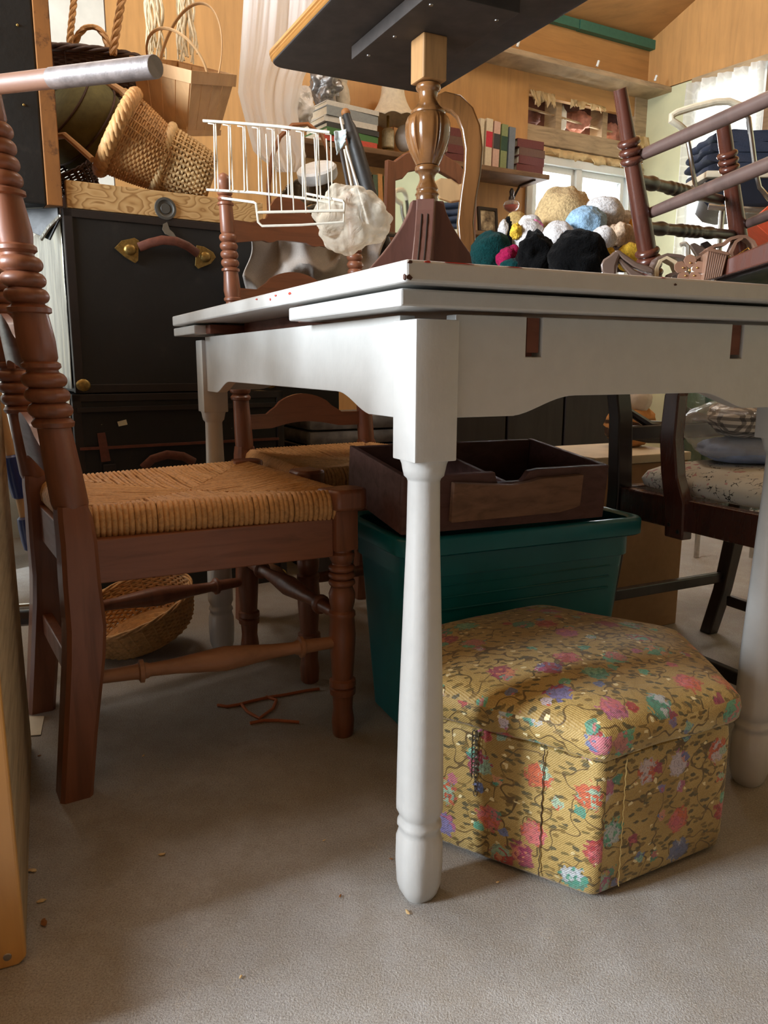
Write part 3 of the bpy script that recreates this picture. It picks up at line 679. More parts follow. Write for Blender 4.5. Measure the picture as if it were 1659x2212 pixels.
# ------------------------------------------------------------------ teal storage bin and the old drawer on it
BN = Frame((0.033, 1.225), 66.0)
def rrect(a0, a1, b0, b1, r, z, n=5):
    P = []
    for cx, cy, s0 in ((a1-r, b1-r, 0), (a0+r, b1-r, 90), (a0+r, b0+r, 180), (a1-r, b0+r, 270)):
        for k in range(n+1): t = R(s0 + 90*k/n); P.append((cx + r*math.cos(t), cy + r*math.sin(t), z))
    return P
bn = thing('storage_bin', 'large teal plastic storage bin under the table carrying the old drawer', 'bin', BN.p(.25, .13))
m = MB(BN.M()); bd, bl = 0.262, 0.50
def br(k, z, r=0.03): return rrect(k, bl-k, k, bd-k, r, z)
rg = [m.ring(br(k, z)) for k, z in ((.040, .0), (.036, .004), (.0165, .30), (.0165, .302), (.011, .304), (.011, .345))]
inner = [m.ring(br(k, z, .028)) for k, z in ((.013, .345), (.020, .30), (.040, .012))]
m.skin(rg + inner); m.build('tub', M['teal'], bn, split=40)
m = MB(BN.M()); rg = [m.ring(br(k, z)) for k, z in ((.011, .345), (-.002, .343), (-.006, .346), (-.006, .371), (-.003, .376), (.006, .377), (.012, .372), (.012, .346))]; m.skin(rg, wrap=True); m.build('rim', M['teal'], bn, split=50)
for k in range(3):
    m = MB(BN.M()); z = .285 - k*.022; m.tube([(.06, .0165+.0006*k+.001, z), (.44, .0165+.0006*k+.001, z)], .0018, 6); m.build('rib', M['teal'], bn)
DR = Frame((0.028, 1.232, 0.0), 67.0)
DM = DR.M() @ Matrix.Translation((0, 0, .383)) @ Matrix.Rotation(R(6), 4, 'X')
dr = thing('wooden_drawer', 'old dark brown wooden drawer box with notched front resting on the teal bin', 'drawer', DR.p(.2, .12, .383))
dw, dd, dh = .405, .25, .098
m = MB(DM); m.prism([(0, 0), (dw, 0), (dw, dh), (.255, dh), (.235, dh-.003), (.228, dh-.014), (.222, dh-.02), (.175, dh-.02), (.168, dh-.001), (0, dh)], (0, 0, 0), X, Z, (0, .012, 0)); m.build('front_board', M['drawer'], dr, smooth=False, bevel=.0015)
m = MB(DM); m.ab((0, .0125, 0), (.011, dd, dh)); m.build('side_board', M['drawer'], dr, smooth=False, bevel=.0015)
m = MB(DM); m.ab((dw-.011, .0125, 0), (dw, dd, dh)); m.build('side_board', M['drawer'], dr, smooth=False, bevel=.0015)
m = MB(DM); m.ab((.0115, dd-.011, 0.001), (dw-.0115, dd, dh-.001)); m.build('back_board', M['drawer'], dr, smooth=False, bevel=.0015)
m = MB(DM); m.ab((.0115, .0125, .004), (dw-.0115, dd-.0115, .009)); m.build('bottom_board', M['drawer'], dr, smooth=False)
m = MB(DM); m.ab((.19, .0125, .0095), (.198, dd-.0115, dh-.02)); m.build('divider', M['drawer'], dr, smooth=False)
m = MB(DM); m.prism([(.085, .018), (.30, .020), (.33, .026), (.342, .030), (.342, dh-.012), (.25, dh-.014), (.235, dh-.018), (.215, dh-.020), (.20, dh-.022), (.16, dh-.019), (.085, dh-.012)], (0, -.0125, 0), X, Z, (0, .012, 0)); lab(m.build('nailed_patch', M['patch'], dr, bevel=.0015, smooth=False), 'rough lighter board nailed on the front')
# ------------------------------------------------------------------ pedestal table standing on the white table
PX_, PY_ = 0.079, 1.545
PT = Frame((PX_, PY_), 63.468); PM = PT.M()
ped = thing('pedestal_table', 'small walnut pedestal table with grooved vase column standing on the white table', 'table', (PX_, PY_, 0.7605))
ZU = 1.263
def roundrect(a0, a1, b0, b1, r, z, n=6): return rrect(a0, a1, b0, b1, r, z, n)
m = MB(PM); hx, hy = 0.2, 0.335
rg = [m.ring(roundrect(-hx+k, hx-k, -hy+k, hy-k, 0.035-k*.5, z)) for k, z in ((.010, ZU), (.006, ZU+.001), (.005, ZU+.003))]; m.skin(rg); m.build('underside', M['dark_under'], ped)
m = MB(PM); rg = []
for k, z in ((.005, .0031), (.003, .0045), (.0015, .0065), (.003, .0085), (.0005, .0105), (.0, .0125), (.002, .0145), (-.001, .0165), (-.001, .022), (.003, .026), (.010, .028)):
    rg.append(m.ring(roundrect(-hx+k, hx-k, -hy+k, hy-k, 0.035, ZU+z)))
m.skin(rg); m.build('top', M['edge_oak'], ped, split=25)
m = MB(PM); m.ab((-.085, -.16, ZU-.024), (.085, .155, ZU-.0005), bev=.001); cl_ = m.build('cleat', M['dark_under'], ped, smooth=False)
for x_, y_ in ((-.065, -.12), (.065, .12), (.065, -.12), (-.065, .12), (-.06, .02)):
    m = MB(PM); m.lathe([(0, .004), (.0015, .0035)], (x_, y_, ZU-.0242), (x_, y_, ZU-.03), 10); m.build('screw', plain('steel_screw', (.4, .4, .4), .3, metal=1) if 'screw' not in M else M['screw'], cl_); M['screw'] = bpy.data.materials['steel_screw']
def zy(py): r = ray(917, py); return CAM_H + r.z*PY_
m = MB(PM); m.ab((-.0245, -.0245, zy(180)), (.0245, .0245, ZU-.0242), bev=.003); m.build('column_block', M['pale_block'], ped, smooth=False)
pxr = [(181, 17), (184, 25), (190, 27), (196, 25), (199, 21), (203, 20), (212, 19), (222, 21), (232, 27), (240, 36), (244, 38), (248, 37)]
prof = [(zy(y), r/1790*PY_) for y, r in pxr]
m = MB(PM); m.lathe([(z, r) for z, r in prof[::-1]], (0, 0, 0), (0, 0, 1), 28)
m.build('column_neck', M['walnut'], ped, split=50)
# fluted vase
va = [(249, 38), (256, 44), (266, 47.5), (280, 48.5), (296, 47.5), (312, 44), (328, 38.5), (342, 32), (352, 27), (358, 24)]
m = MB(PM); rg = []
for y, r in va:
    z = zy(y); rr = r/1775*PY_; P = []; tt = (y-249)/109
    for k in range(96):
        t = 2*math.pi*k/96; ph = (t*6/(2*math.pi)) % 1.0
        g = 0.0
        for c_ in (0.35, 0.5, 0.65): g += max(0, 1-abs(ph-c_)/0.05)
        q = rr*(1 - 0.10*g*max(0, math.sin(math.pi*min(1, max(0, (tt-.03)/.9))))**0.5); P.append((q*math.cos(t), q*math.sin(t), z))
    rg.append(P)
m.skin([m.ring(p) for p in rg[::-1]]); m.build('column_vase', M['walnut'], ped, split=60)
pl = [(358.5, 22), (361, 26), (366, 27), (371, 26), (374, 20), (380, 17), (388, 16), (396, 18), (400, 20), (404, 22), (409, 24), (413, 22), (416, 23), (421, 26), (426, 23), (430, 24), (436, 23), (700, 21)]
m = MB(PM); m.lathe([(zy(y) if y < 600 else 0.80, r/1760*PY_) for y, r in pl[::-1]], (0, 0, 0), (0, 0, 1), 28); m.build('column_foot', M['walnut'], ped, split=50)
def pleg(yaw, w=.026, grooves=False):
    F = Frame((PX_, PY_), yaw); z1 = zy(436); m = MB(F.M()); P = [(.012, z1), (.030, z1)]
    for t in (0.08, .2, .35, .5, .65, .8, .92, 1.0): P.append((.030 + .135*t**1.25, z1 - (z1-.782)*(t**0.85)))
    P += [(.172, .7605), (.135, .7605), (.11, .772), (.08, .79), (.05, .80), (.012, .80)]
    m.prism(P, (0, -w/2, 0), X, Z, (0, w, 0)); o = m.build('leg', M['walnut_flat'], ped, smooth=False, bevel=.002)
    if grooves:
        for s_ in (-1, 1):
            g = MB(F.M()); pts = [(.030 + .135*t**1.25 + .0008, s_*.0055, z1 - (z1-.782)*(t**0.85)) for t in (.12, .25, .4, .55, .7)]
            g.tube(pts, .0016, 6); g.build('groove', M['black_wood'], o)
    return o
pleg(-100); pleg(188, .034, True); pleg(85); pleg(0)
# ------------------------------------------------------------------ upturned chair with turned legs, resting on the right of the table
def seg_prof(L, marks, r0, r1):
    """marks: list of (t0, t1, n, rin, rout) bead groups on a tapered stick of length L"""
    P = []; t = 0
    def rad(t): return r0 + (r1-r0)*t
    for t0, t1, n, rin, rout in marks:
        for k in range(5): tt = t + (t0-t)*k/4; P.append((tt*L, rad(tt)))
        P += [(z*L, r) for z, r in beads(t0, t1, n, rin, rout, 6)]; t = t1
    for k in range(5): tt = t + (1-t)*k/4; P.append((tt*L, rad(tt)))
    return [p for i, p in enumerate(P) if i == 0 or p[0] > P[i-1][0] + 1e-6]
M['rung'] = wood('greyed_brown_rung', sr(98, 78, 72), .35, (40, 40, 6), .35, .1, .3)
uc = thing('upturned_chair', 'dark red-brown turned chair lying upside down on the right of the white table', 'chair', (0.45, 1.3, 0.775))
L1a, L1b = Q(1414, 640, 1.30), Q(1339, 192, 1.22)
m = MB(); m.lathe(seg_prof((L1b-L1a).length, [(.03, .06, 1, .0125, .017), (.10, .25, 4, .0145, .0195), (.66, .78, 3, .0115, .0172)], .0172, .0098), L1a, L1b, 20); m.build('leg', M['mahog'], uc, split=45)
L2a, L2b = Q(1610, 615, 1.55), Q(1561, 262, 1.47)
m = MB(); m.lathe(seg_prof((L2b-L2a).length, [(.71, .83, 3, .0125, .018)], .0182, .0118), L2a, L2b, 20); m.build('leg', M['mahog'], uc, split=45)
def P12(p, q, t): return p + (q-p)*t
for (pa_, pb_) in ((Q(1376, 389, 1.25), Q(1556, 432, 1.51)), (Q(1392, 491, 1.27), Q(1588, 508, 1.53))):
    m = MB(); L = (pb_-pa_).length; m.lathe(seg_prof(L, [(.10, .2, 1, .008, .0115), (.32, .56, 4, .0088, .011), (.62, .72, 1, .009, .011)], .009, .009), pa_, pb_, 14); m.build('stretcher', M['black_wood'], uc, split=50)
for (pa_, pb_) in ((Q(1379, 338, 1.25), Q(1740, 178, .98)), (Q(1400, 462, 1.275), Q(1740, 322, 1.0)), (Q(1602, 488, 1.53), Q(1760, 425, 1.35))):
    m = MB(); L = (pb_-pa_).length; m.lathe([(0, .0082), (L*.3, .0094), (L*.6, .0100), (L, .0090)], pa_, pb_, 14); m.build('rung', M['rung'], uc)
L3a, L3b = Q(1790, 640, 1.05), Q(1735, 60, .96)
m = MB(); m.lathe([(0, .0155), ((L3b-L3a).length, .009)], L3a, L3b, 16); m.build('leg', M['mahog'], uc)
s1, s2 = Q(1492, 618, 1.17), Q(1730, 545, 1.02)
d_ = (s2-s1); m = MB(); m.prism([(0, 0), (d_.length, 0), (d_.length, .030), (0.05, .022), (0.0, .006)], s1, d_.normalized(), Z, Vector((.25, .45, 0)).normalized()*.018); m.build('seat_rail', M['mahog'], uc, bevel=.002, smooth=False)
m = MB(); m.prism([(0.03, -.004), (d_.length, -.004), (d_.length, .012), (.06, .008)], s1 + Vector((.012, .02, 0)), d_.normalized(), Z, Vector((.2, .36, 0))); m.build('seat', M['black_wood'], uc, smooth=False)
# ------------------------------------------------------------------ right armchair beyond the table
AC = Frame((0.50, 1.62), 63.468); AM = AC.M()
ac = thing('armchair', 'dark mahogany armchair with black floral cushion behind the right leg of the white table', 'chair', AC.p(.2, -.2))
def rail3(p, q, z0, z1, th, name, mat=None, par=None, MMx=None):
    p, q = Vector(p), Vector(q); d = (q-p); L = d.length; d.normalize(); n_ = Vector((-d.y, d.x, 0)).normalized(); m = MB(MMx or AM)
    m.prism([(0, z0), (L, z0), (L, z1), (0, z1)], Vector((p.x, p.y, 0)) - n_*th/2, Vector((d.x, d.y, 0)), Z, n_*th); return m.build(name, mat or M['black_wood'], par or ac, bevel=.003, smooth=False)
def sweep_rect(MMx, pts, w, d, name, mat, par):
    """bar of rectangular section: pts (a, b, z) with widths along a (w) and b (d)"""
    m = MB(MMx); rg = []
    for i, p in enumerate(pts):
        ww = w[i] if isinstance(w, (list, tuple)) else w; x, y, z = p
        rg.append(m.ring([(x-ww/2, y-d/2, z), (x+ww/2, y-d/2, z), (x+ww/2, y+d/2, z), (x-ww/2, y+d/2, z)]))
    m.skin(rg); return m.build(name, mat, par, bevel=.003, split=30)
for s_, a_ in ((0, 0.0), (1, 0.38)):
    sweep_rect(AM, [(a_-.0, .06, 0), (a_, .03, .12), (a_, .01, .25), (a_, 0, .40), (a_, .01, .55), (a_, .03, .64), (a_, .045, .70)], [.03, .032, .036, .04, .038, .036, .034], .032, 'back_post', M['black_wood'], ac)
    sweep_rect(AM, [(a_, -.43, 0), (a_, -.43, .2), (a_, -.43, .40)], [.028, .032, .036], .034, 'leg', M['black_wood'], ac)
for q in (((0, 0), (.38, 0)), ((0, -.43), (.38, -.43))): rail3(q[0]+(0,), q[1]+(0,), .345, .405, .026, 'seat_rail', M['mahog'])
for a_ in (0, .38): rail3((a_, -.015, 0), (a_, -.415, 0), .345, .405, .026, 'seat_rail', M['mahog']); rail3((a_, .01, 0), (a_, -.42, 0), .085, .11, .018, 'stretcher')
rail3((0.01, .03, 0), (.37, .03, 0), .14, .165, .018, 'stretcher')
# arm supports screwed to the side rails
for a_ in (-.014, .394):
    m = MB(AM); pr = [(-.20, .33), (-.155, .33), (-.152, .38), (-.135, .45), (-.125, .52), (-.13, .60), (-.15, .66), (-.185, .66), (-.165, .60), (-.163, .52), (-.175, .45), (-.197, .40)]
    m.prism([(y, z) for y, z in pr], (a_-.013, 0, 0), Yv, Z, (.026, 0, 0)); asup = m.build('arm_support', M['mahog'], ac, bevel=.003, smooth=False)
    for (yy, zz) in ((-.165, .355), (-.188, .345)):
        k = MB(AM); k.lathe([(0, .0045), (.001, .004)], (a_-.0128 if a_ < 0 else a_+.0128, yy, zz), (a_-.02 if a_ < 0 else a_+.02, yy, zz), 10); k.build('screw_plug', M['black_wood'], asup)
    m = MB(AM); m.tube([(a_, .04, .64), (a_, -.05, .66), (a_, -.15, .67), (a_, -.25, .66), (a_, -.27, .65)], .016, 8, flat=.7); m.build('arm', M['black_wood'], ac)
rail3((.01, .01, 0), (.37, .01, 0), .50, .53, .016, 'back_rail')
for k in range(2):
    m = MB(AM); m.tube([(.03, .02, .56-.05*k), (.09, .02, .53-.03*k), (.16, .02, .525-.03*k), (.21, .02, .55-.04*k), (.27, .02, .535-.03*k), (.35, .02, .56-.05*k)], [.008, .010, .009, .014, .010, .008], 8); m.build('back_scroll', M['black_wood'], ac)
m = MB(AM); m.ball((.19, .02, .535), (.03, .012, .035)); m.build('back_scroll', M['black_wood'], ac)
def floral():
    m = NT('white_fabric_black_sprigs'); nd = m.n('ShaderNodeTexNoise'); nd.inputs['Scale'].default_value = 60; nd.inputs['Detail'].default_value = 3; v = m.coord(); m.l(v, nd.inputs[0])
    a = m.ramp(m.math('ABSOLUTE', m.math('SUBTRACT', nd.outputs['Fac'], .5)), [(.012, 1.0), (.025, 0.0)]); b2 = m.ramp(m.noise(v, 34, 2), [(.5, 0.0), (.56, 1.0)])
    c = m.mix(m.math('MULTIPLY', a, b2), sr(226, 226, 216), sr(46, 50, 46)); c = m.mix(m.math('MULTIPLY', m.ramp(m.noise(v, 45, 2), [(.64, 0.0), (.67, 1.0)]), .8), c, sr(196, 130, 140)); m.col(c); m.rough(.85); return m.m
M['floral'] = floral()
cu = MB(AM)
rg = [cu.ring(rrect(.018+k, .362-k, -.412+k, -.02-k, .05, z)) for k, z in ((.012, .406), (0, .412), (-.004, .425), (.004, .440), (.03, .455), (.07, .463), (.11, .466))]; cu.skin(rg); cu.build('seat_cushion', M['floral'], ac, split=60)
# ------------------------------------------------------------------ bags on the armchair
def gingham():
    m = NT('black_white_gingham'); tc = m.coord('Object', (1, 1, 1)); s = m.n('ShaderNodeSeparateXYZ'); m.l(tc, s.inputs[0])
    p = m.math('ADD', s.outputs[0], m.math('MULTIPLY', s.outputs[1], .6)); a = m.math('GREATER_THAN', m.math('FRACT', m.math('MULTIPLY', p, 75)), .5); b2 = m.math('GREATER_THAN', m.math('FRACT', m.math('MULTIPLY', s.outputs[2], 75)), .5)
    m.col(m.ramp(m.math('MULTIPLY', m.math('ADD', a, b2), .5), [(0, sr(214, 210, 200)), (.5, sr(110, 106, 102)), (1, sr(34, 34, 38))])); m.rough(.85); return m.m
def crumple(c, r, amp, seed, nu=40, nv=26, sc=9, low=None, rot=None, ridge=False):
    def f(d):
        if ridge: return 1 + amp*(.9*abs(nz(d, 1.15, seed)) + .5*abs(nz(d, 2.5, seed+1)) + .10*nz(d, 6, seed+2) - .3)
        q = 1 + amp*(nz(d, 1.6, seed) + .5*nz(d, 4, seed+1) + .25*nz(d, sc, seed+2))
        return q
    m = MB(); m.soft = 170; m.ball(c, r, nu, nv, rot, f)
    if low is not None:
        for v in m.bm.verts: v.co.z = max(v.co.z, low)
    return m
def film(name, c, alpha, rough=.15):
    m = NT(name); m.col(c); m.rough(rough); t = m.n('ShaderNodeBsdfTransparent'); x = m.n('ShaderNodeMixShader'); lw = m.n('ShaderNodeLayerWeight'); lw.inputs[0].default_value = .35
    f = m.math('ADD', alpha, m.math('MULTIPLY', lw.outputs['Facing'], .35)); m.l(f, x.inputs[0]); m.l(t.outputs[0], x.inputs[1]); m.l(m.b.outputs[0], x.inputs[2]); m.l(x.outputs[0], m.out.inputs[0]); m.set(Specular_IOR_Level=.8)
    m.bump(m.noise(m.coord(), 22, 3, .5, 2.0), .6, .01); return m.m
M['clear'] = film('clear_plastic_film', (.75, .78, .8), .12); M['greenfilm'] = film('green_tinted_plastic_film', sr(60, 100, 84), .62)
gc = AC.p(.175, -.165); 
tag(crumple((gc.x, gc.y, .552), (.080, .078, .042), .12, 4, low=.518).build('folded_cloth', gingham()), 'black and white gingham cloth on top of the bags on the armchair cushion', 'cloth')
tag(crumple((gc.x, gc.y, .490), (.098, .092, .028), .10, 5, low=.4685).build('cloth_bundle', plain('pale_blue_cotton', sr(150, 172, 214), .8, bump=.4, bscale=40, var=.25)), 'pale blue cloth bundle packed inside the clear bag on the armchair', 'cloth')
tag(crumple((gc.x, gc.y, .530), (.130, .125, .066), .10, 8, 60, 40, 14, low=.4675).build('plastic_bag', M['clear']), 'clear plastic bag around the blue bundle on the armchair', 'bag')
tag(crumple((1.0, 2.1, .52), (.22, .12, .26), .14, 12, 50, 30, 12, low=.27).build('plastic_sack', M['greenfilm']), 'big crumpled green tinted plastic sack standing behind the armchair', 'sack')
# cardboard box with folded fabrics behind the armchair
M['card'] = plain('brown_cardboard', sr(158, 122, 86), .85, var=.08); M['card_pale'] = plain('pale_board_lid', sr(206, 194, 170), .8, bump=.3, bscale=15)
CB = Frame((0.487, 1.775), 63.468)
m = MB(CB.M()); m.ab((0, 0, 0), (.30, .24, .425), bev=.003); cb2 = tag(m.build('cardboard_box', M['card'], smooth=False), 'brown cardboard box with a pale lid behind the armchair, under the striped toy', 'box')
m = MB(CB.M()); m.ab((-.004, -.004, .4255), (.304, .244, .446), bev=.003); m.build('lid', M['card_pale'], cb2, smooth=False)
def tiger():
    m = NT('striped_ginger_plush'); v = m.coord('Object', (3, 3, 40)); f = m.noise(v, 1.0, 3, .5, 1.2); m.col(m.ramp(f, [(.44, sr(60, 40, 28)), (.5, sr(206, 150, 92))])); m.rough(.9); m.bump(m.noise(m.coord(), 250, 2), .4, .003); return m.m
tc_ = CB.p(.245, .15); t_ = thing('plush_toy', 'ginger striped plush toy lying on the pale box lid behind the armchair', 'plush toy', (tc_.x, tc_.y, .4465))
crumple((tc_.x, tc_.y, .500), (.062, .060, .056), .25, 3, 36, 24).build('body', tiger(), t_); 
crumple((tc_.x+.01, tc_.y-.02, .568), (.036, .036, .034), .08, 6, 20, 14).build('head', plain('white_plush', sr(226, 220, 212), .9), t_)
# dark cabinet behind everything under the table
DK = Frame((0.18, 2.42), 63.468)
M['dark_panel'] = wood('dark_cabinet_wood', sr(44, 35, 33), .3, (30, 30, 4), .55, .1)
dk = thing('dark_cabinet', 'large dark brown cabinet standing far behind beneath the table top', 'cabinet', DK.p(.35, .2))
m = MB(DK.M()); m.ab((0, .012, 0), (.72, .42, .66), bev=.003); m.build('body', M['dark_panel'], dk, smooth=False)
for k in range(3):
    m = MB(DK.M()); m.ab((.015+k*.235, 0, .03), (.015+k*.235+.225, .0115, .64), bev=.003); m.build('door', M['dark_panel'], dk, smooth=False)
# ------------------------------------------------------------------ trunks
TR = Frame((-0.79, 2.0), 58.0); TM_ = TR.M()
def blackhide():
    m = NT('black_trunk_hide'); v = m.coord(); f = m.noise(v, 60, 5, .6); g = m.noise(v, 7, 8, .72); c = m.mix(m.ramp(g, [(.60, 0.0), (.70, .8)]), sr(26, 26, 25), sr(48, 42, 36)); c = m.mix(m.ramp(m.noise(v, 45, 2), [(.77, 0.0), (.79, 1.0)]), c, sr(150, 140, 120)); m.col(c); m.rough(m.ramp(g, [(.3, .42), (.7, .62)])); m.bump(f, .3, .002); return m.m
M['hide'] = blackhide(); M['binding'] = wood('dark_fibre_binding', sr(36, 28, 24), .4, (20, 20, 20), .5, .4)
def dented():
    m = NT('greyed_metal_sheet'); v = m.coord('Object', (22, 22, 3)); f = m.noise(v, 1.0, 5, .6, .6); m.col(m.ramp(f, [(.3, sr(120, 118, 112)), (.55, sr(176, 174, 162)), (.75, sr(206, 198, 166))])); m.rough(.34); m.set(Metallic=.55); m.bump(f, .9, .012); return m.m
M['dent'] = dented(); M['brass'] = plain('aged_brass', sr(150, 124, 70), .42, metal=.85, bump=.5, bscale=120, var=.4); M['leather'] = plain('brown_leather', sr(98, 54, 40), .5, bump=.4, bscale=90, var=.25)
def trunk(name, label, z0, z1, w, d, off=0.0):
    t = thing(name, label, 'trunk', TR.p(w/2, d/2, z0)); m = MB(TM_); m.ab((off+.004, .004, z0+.001), (w-.003, d, z1-.003), bev=.006); m.build('body', M['hide'], t, smooth=False)
    m = MB(TM_)
    for q in ((off, off+.022, 0, .022, z0, z1), (w-.022, w, 0, .022, z0, z1), (off, w, 0, .02, z0, z0+.022), (off, w, 0, .02, z1-.02, z1)): m.ab((q[0], q[2], q[4]), (q[1], q[3], q[5]), bev=.002)
    m.build('edge_binding', M['binding'], t, smooth=False)
    m = MB(TM_); n = 22
    m.grid(lambda u_, v_: (off-.0015-.004*abs(nz((u_*6, v_*3, z0), 1.0, 3)), .024+(d-.03)*u_, z0+.01+(z1-z0-.02)*v_), 40, 14); m.build('metal_side', M['dent'], t, thick=.001)
    for (a_, z_) in ((off+.02, z0+.02), (w-.02, z0+.02)):
        k = MB(TM_); k.ball((a_, .0, z_), (.018, .006, .016), 12, 8); k.build('corner_cap', M['brass'], t)
    return t
trA = trunk('steamer_trunk', 'black steamer trunk, the upper one with a leather handle and brass plates', .580, 1.03, .56, .62)
trB = trunk('steamer_trunk', 'lower black trunk beneath the handled one, with a small paper sticker', .0, .577, .58, .64, -.01)
def PW(F, px, py, b=0): a, z = F.hit(px, py, b); return (a, b, z)
# handle
def hp(px, py, off=-.004): a, z = TR.hit(px, py, 0); return Vector((a, off, z))
m = MB(TM_); pts = [hp(298, 535, -.008), hp(320, 527, -.018), hp(345, 521, -.024), hp(375, 524, -.026), hp(400, 534, -.022), hp(425, 549, -.010)]
m.tube(pts, .0115, 8, flat=.35, up=(0, 1, 0)); m.build('handle', M['leather'], trA)
for poly in ([(247, 536), (262, 520), (290, 514), (300, 520), (298, 563), (292, 569), (270, 556)], [(424, 530), (440, 533), (460, 545), (466, 556), (455, 570), (428, 581), (421, 574)]):
    m = MB(TM_); P = [hp(x, y) for x, y in poly]; m.prism([(p.x, p.z) for p in P], (0, -.003, 0), X, Z, (0, .004, 0)); pl_ = m.build('handle_plate', M['brass'], trA, bevel=.001, smooth=False)
    cx = sum(p.x for p in P)/len(P); cz = sum(p.z for p in P)/len(P)
    k = MB(TM_); k.ball((cx, -.006, cz), (.016, .008, .014), 14, 8); k.build('boss', M['brass'], pl_)
M['sticker'] = plain('paper_sticker', sr(206, 202, 178), .8); M['peel'] = plain('torn_label_remnant', sr(110, 100, 84), .8, bump=.5)
def decal(F, poly, mat, name, par, off=-.003, th=.0012):
    P = [F.hit(x, y, 0) for x, y in poly]; m = MB(F.M()); m.prism([(a, z) for a, z in P], (0, off, 0), X, Z, (0, th, 0)); return m.build(name, mat, par, smooth=False)
decal(TR, [(253, 911), (272, 906), (275, 917), (256, 921)], M['sticker'], 'sticker', trB); decal(TR, [(352, 484), (360, 480), (366, 496), (374, 503), (384, 518), (376, 520), (366, 510), (356, 506), (350, 496)], M['peel'], 'label_remnant', trA)
decal(TR, [(209, 936), (226, 934), (238, 995), (218, 998)], M['leather'], 'strap', trB, -.006, .004)
m = MB(TM_)
a0, z0 = TR.hit(150, 888); a1, z1 = TR.hit(440, 870); m.ab((0, -.008, z0-.004), (.56, .002, z0+.008)); m.build('lid_rim', M['binding'], trB, smooth=False)
a0, z0 = TR.hit(200, 968); m = MB(TM_); m.ab((0, -.007, z0-.004), (.56, .002, z0+.003)); m.build('wooden_slat', M['leather'], trB, smooth=False)
m = MB(TM_); pts = [hp(308, 1010, -.006), hp(325, 990, -.02), hp(355, 980, -.026), hp(390, 984, -.022), hp(418, 998, -.008)]; m.tube(pts, .012, 8, flat=.35, up=(0, 1, 0)); m.build('handle', M['leather'], trB)
m = MB(TM_); c = hp(236, 1012, -.004); m.ab((c.x-.016, -.008, c.z-.012), (c.x+.016, -.002, c.z+.012), bev=.002); m.build('lock_plate', M['binding'], trB, smooth=False)
# tall black case standing on the trunk corner, leaning over its left edge
cs = thing('upright_case', 'tall narrow black case with scuffed brown wooden edge on the trunk stack', 'case', TR.p(-.03, .2, 1.031))
m = MB(TM_); m.ab((-.145, -.002, 1.032), (-.036, .42, 1.72), bev=.004); m.build('body', M['hide'], cs, smooth=False)
M['scuffed'] = wood('scuffed_ochre_wood', sr(150, 98, 48), .5, (14, 14, 6), .6, .2, wear=sr(62, 36, 22))
m = MB(TM_); m.ab((-.035, -.006, 1.032), (.001, .42, 1.72), bev=.002); m.build('wooden_edge', M['scuffed'], cs, smooth=False)
for z_ in (1.06, 1.25, 1.42, 1.6):
    m = MB(TM_); m.ball((-.07, -.003, z_), (.003, .002, .003), 8, 6) if z_ > 1.1 else m.ball((-.118, -.002, z_), (.016, .005, .022), 10, 6); m.build('nail_head' if z_ > 1.1 else 'corner_cap', M['brass'], cs)
m = MB(TM_); m.prism([(.0, 0), (.10, 0), (.09, -.05), (.03, -.075), (.0, -.03)], (-.006, .01, 1.030), (-.7, .71, 0), Z, (-.004, -.003, 0)); m.build('leather_flap', M['hide'], cs, bevel=.001, smooth=False)
m = MB(TM_); m.tube([(-.004, .008, 1.012), (-.03, .02, .985), (-.05, .035, .955)], .005, 8); m.build('strap', M['dent'], cs)
# pine drawer on the trunk
def pinegrain():
    m = NT('pine_cathedral_grain'); nd = m.n('ShaderNodeTexNoise'); nd.inputs['Scale'].default_value = 7; nd.inputs['Detail'].default_value = 2; v = m.coord('Object', (1, 1, 2.4)); m.l(v, nd.inputs[0])
    f = m.math('FRACT', m.math('MULTIPLY', nd.outputs['Fac'], 16)); m.col(m.ramp(f, [(0, sr(212, 176, 122)), (.6, sr(196, 156, 100)), (.85, sr(158, 116, 66)), (1, sr(206, 168, 112))])); m.rough(.6); m.bump(f, .15, .001); return m.m
M['pine'] = pinegrain()
pd = thing('pine_tray', 'shallow pine drawer with swirling grain on the black trunk, holding the wicker baskets', 'drawer', TR.p(.28, .1, 1.031))
z0, z1 = 1.0315, 1.096
m = MB(TM_); m.ab((.012, .002, z0), (.53, .020, z1)); fb = m.build('front_board', M['pine'], pd, smooth=False, bevel=.0015)
# joined cup pull set in the front
pc = TR.hit(357, 451, 0.002); m = MB(TM_); m.lathe([(0, .0285), (.004, .028), (.0045, .022), (.002, .019), (.001, .014), (.003, .012), (.003, .0)], (pc[0], .002, pc[1]), (pc[0], -.01, pc[1]), 28); m.build('cup_pull', plain('grey_metal_cup', sr(92, 92, 88), .5, metal=.5), fb)
for (a0_, a1_, b0_, b1_, zz0, zz1, nm) in ((.040, .052, .0205, .40, z0, z1-.004, 'side_board'), (.50, .512, .0205, .40, z0, z1-.004, 'side_board'), (.0525, .4995, .389, .40, z0, z1-.008, 'back_board'), (.0525, .4995, .0205, .3885, z0+.002, z0+.008, 'bottom_board')):
    m = MB(TM_); m.ab((a0_, b0_, zz0), (a1_, b1_, zz1)); m.build(nm, M['scuffed'] if 'side' in nm else M['pine'], pd, smooth=False)
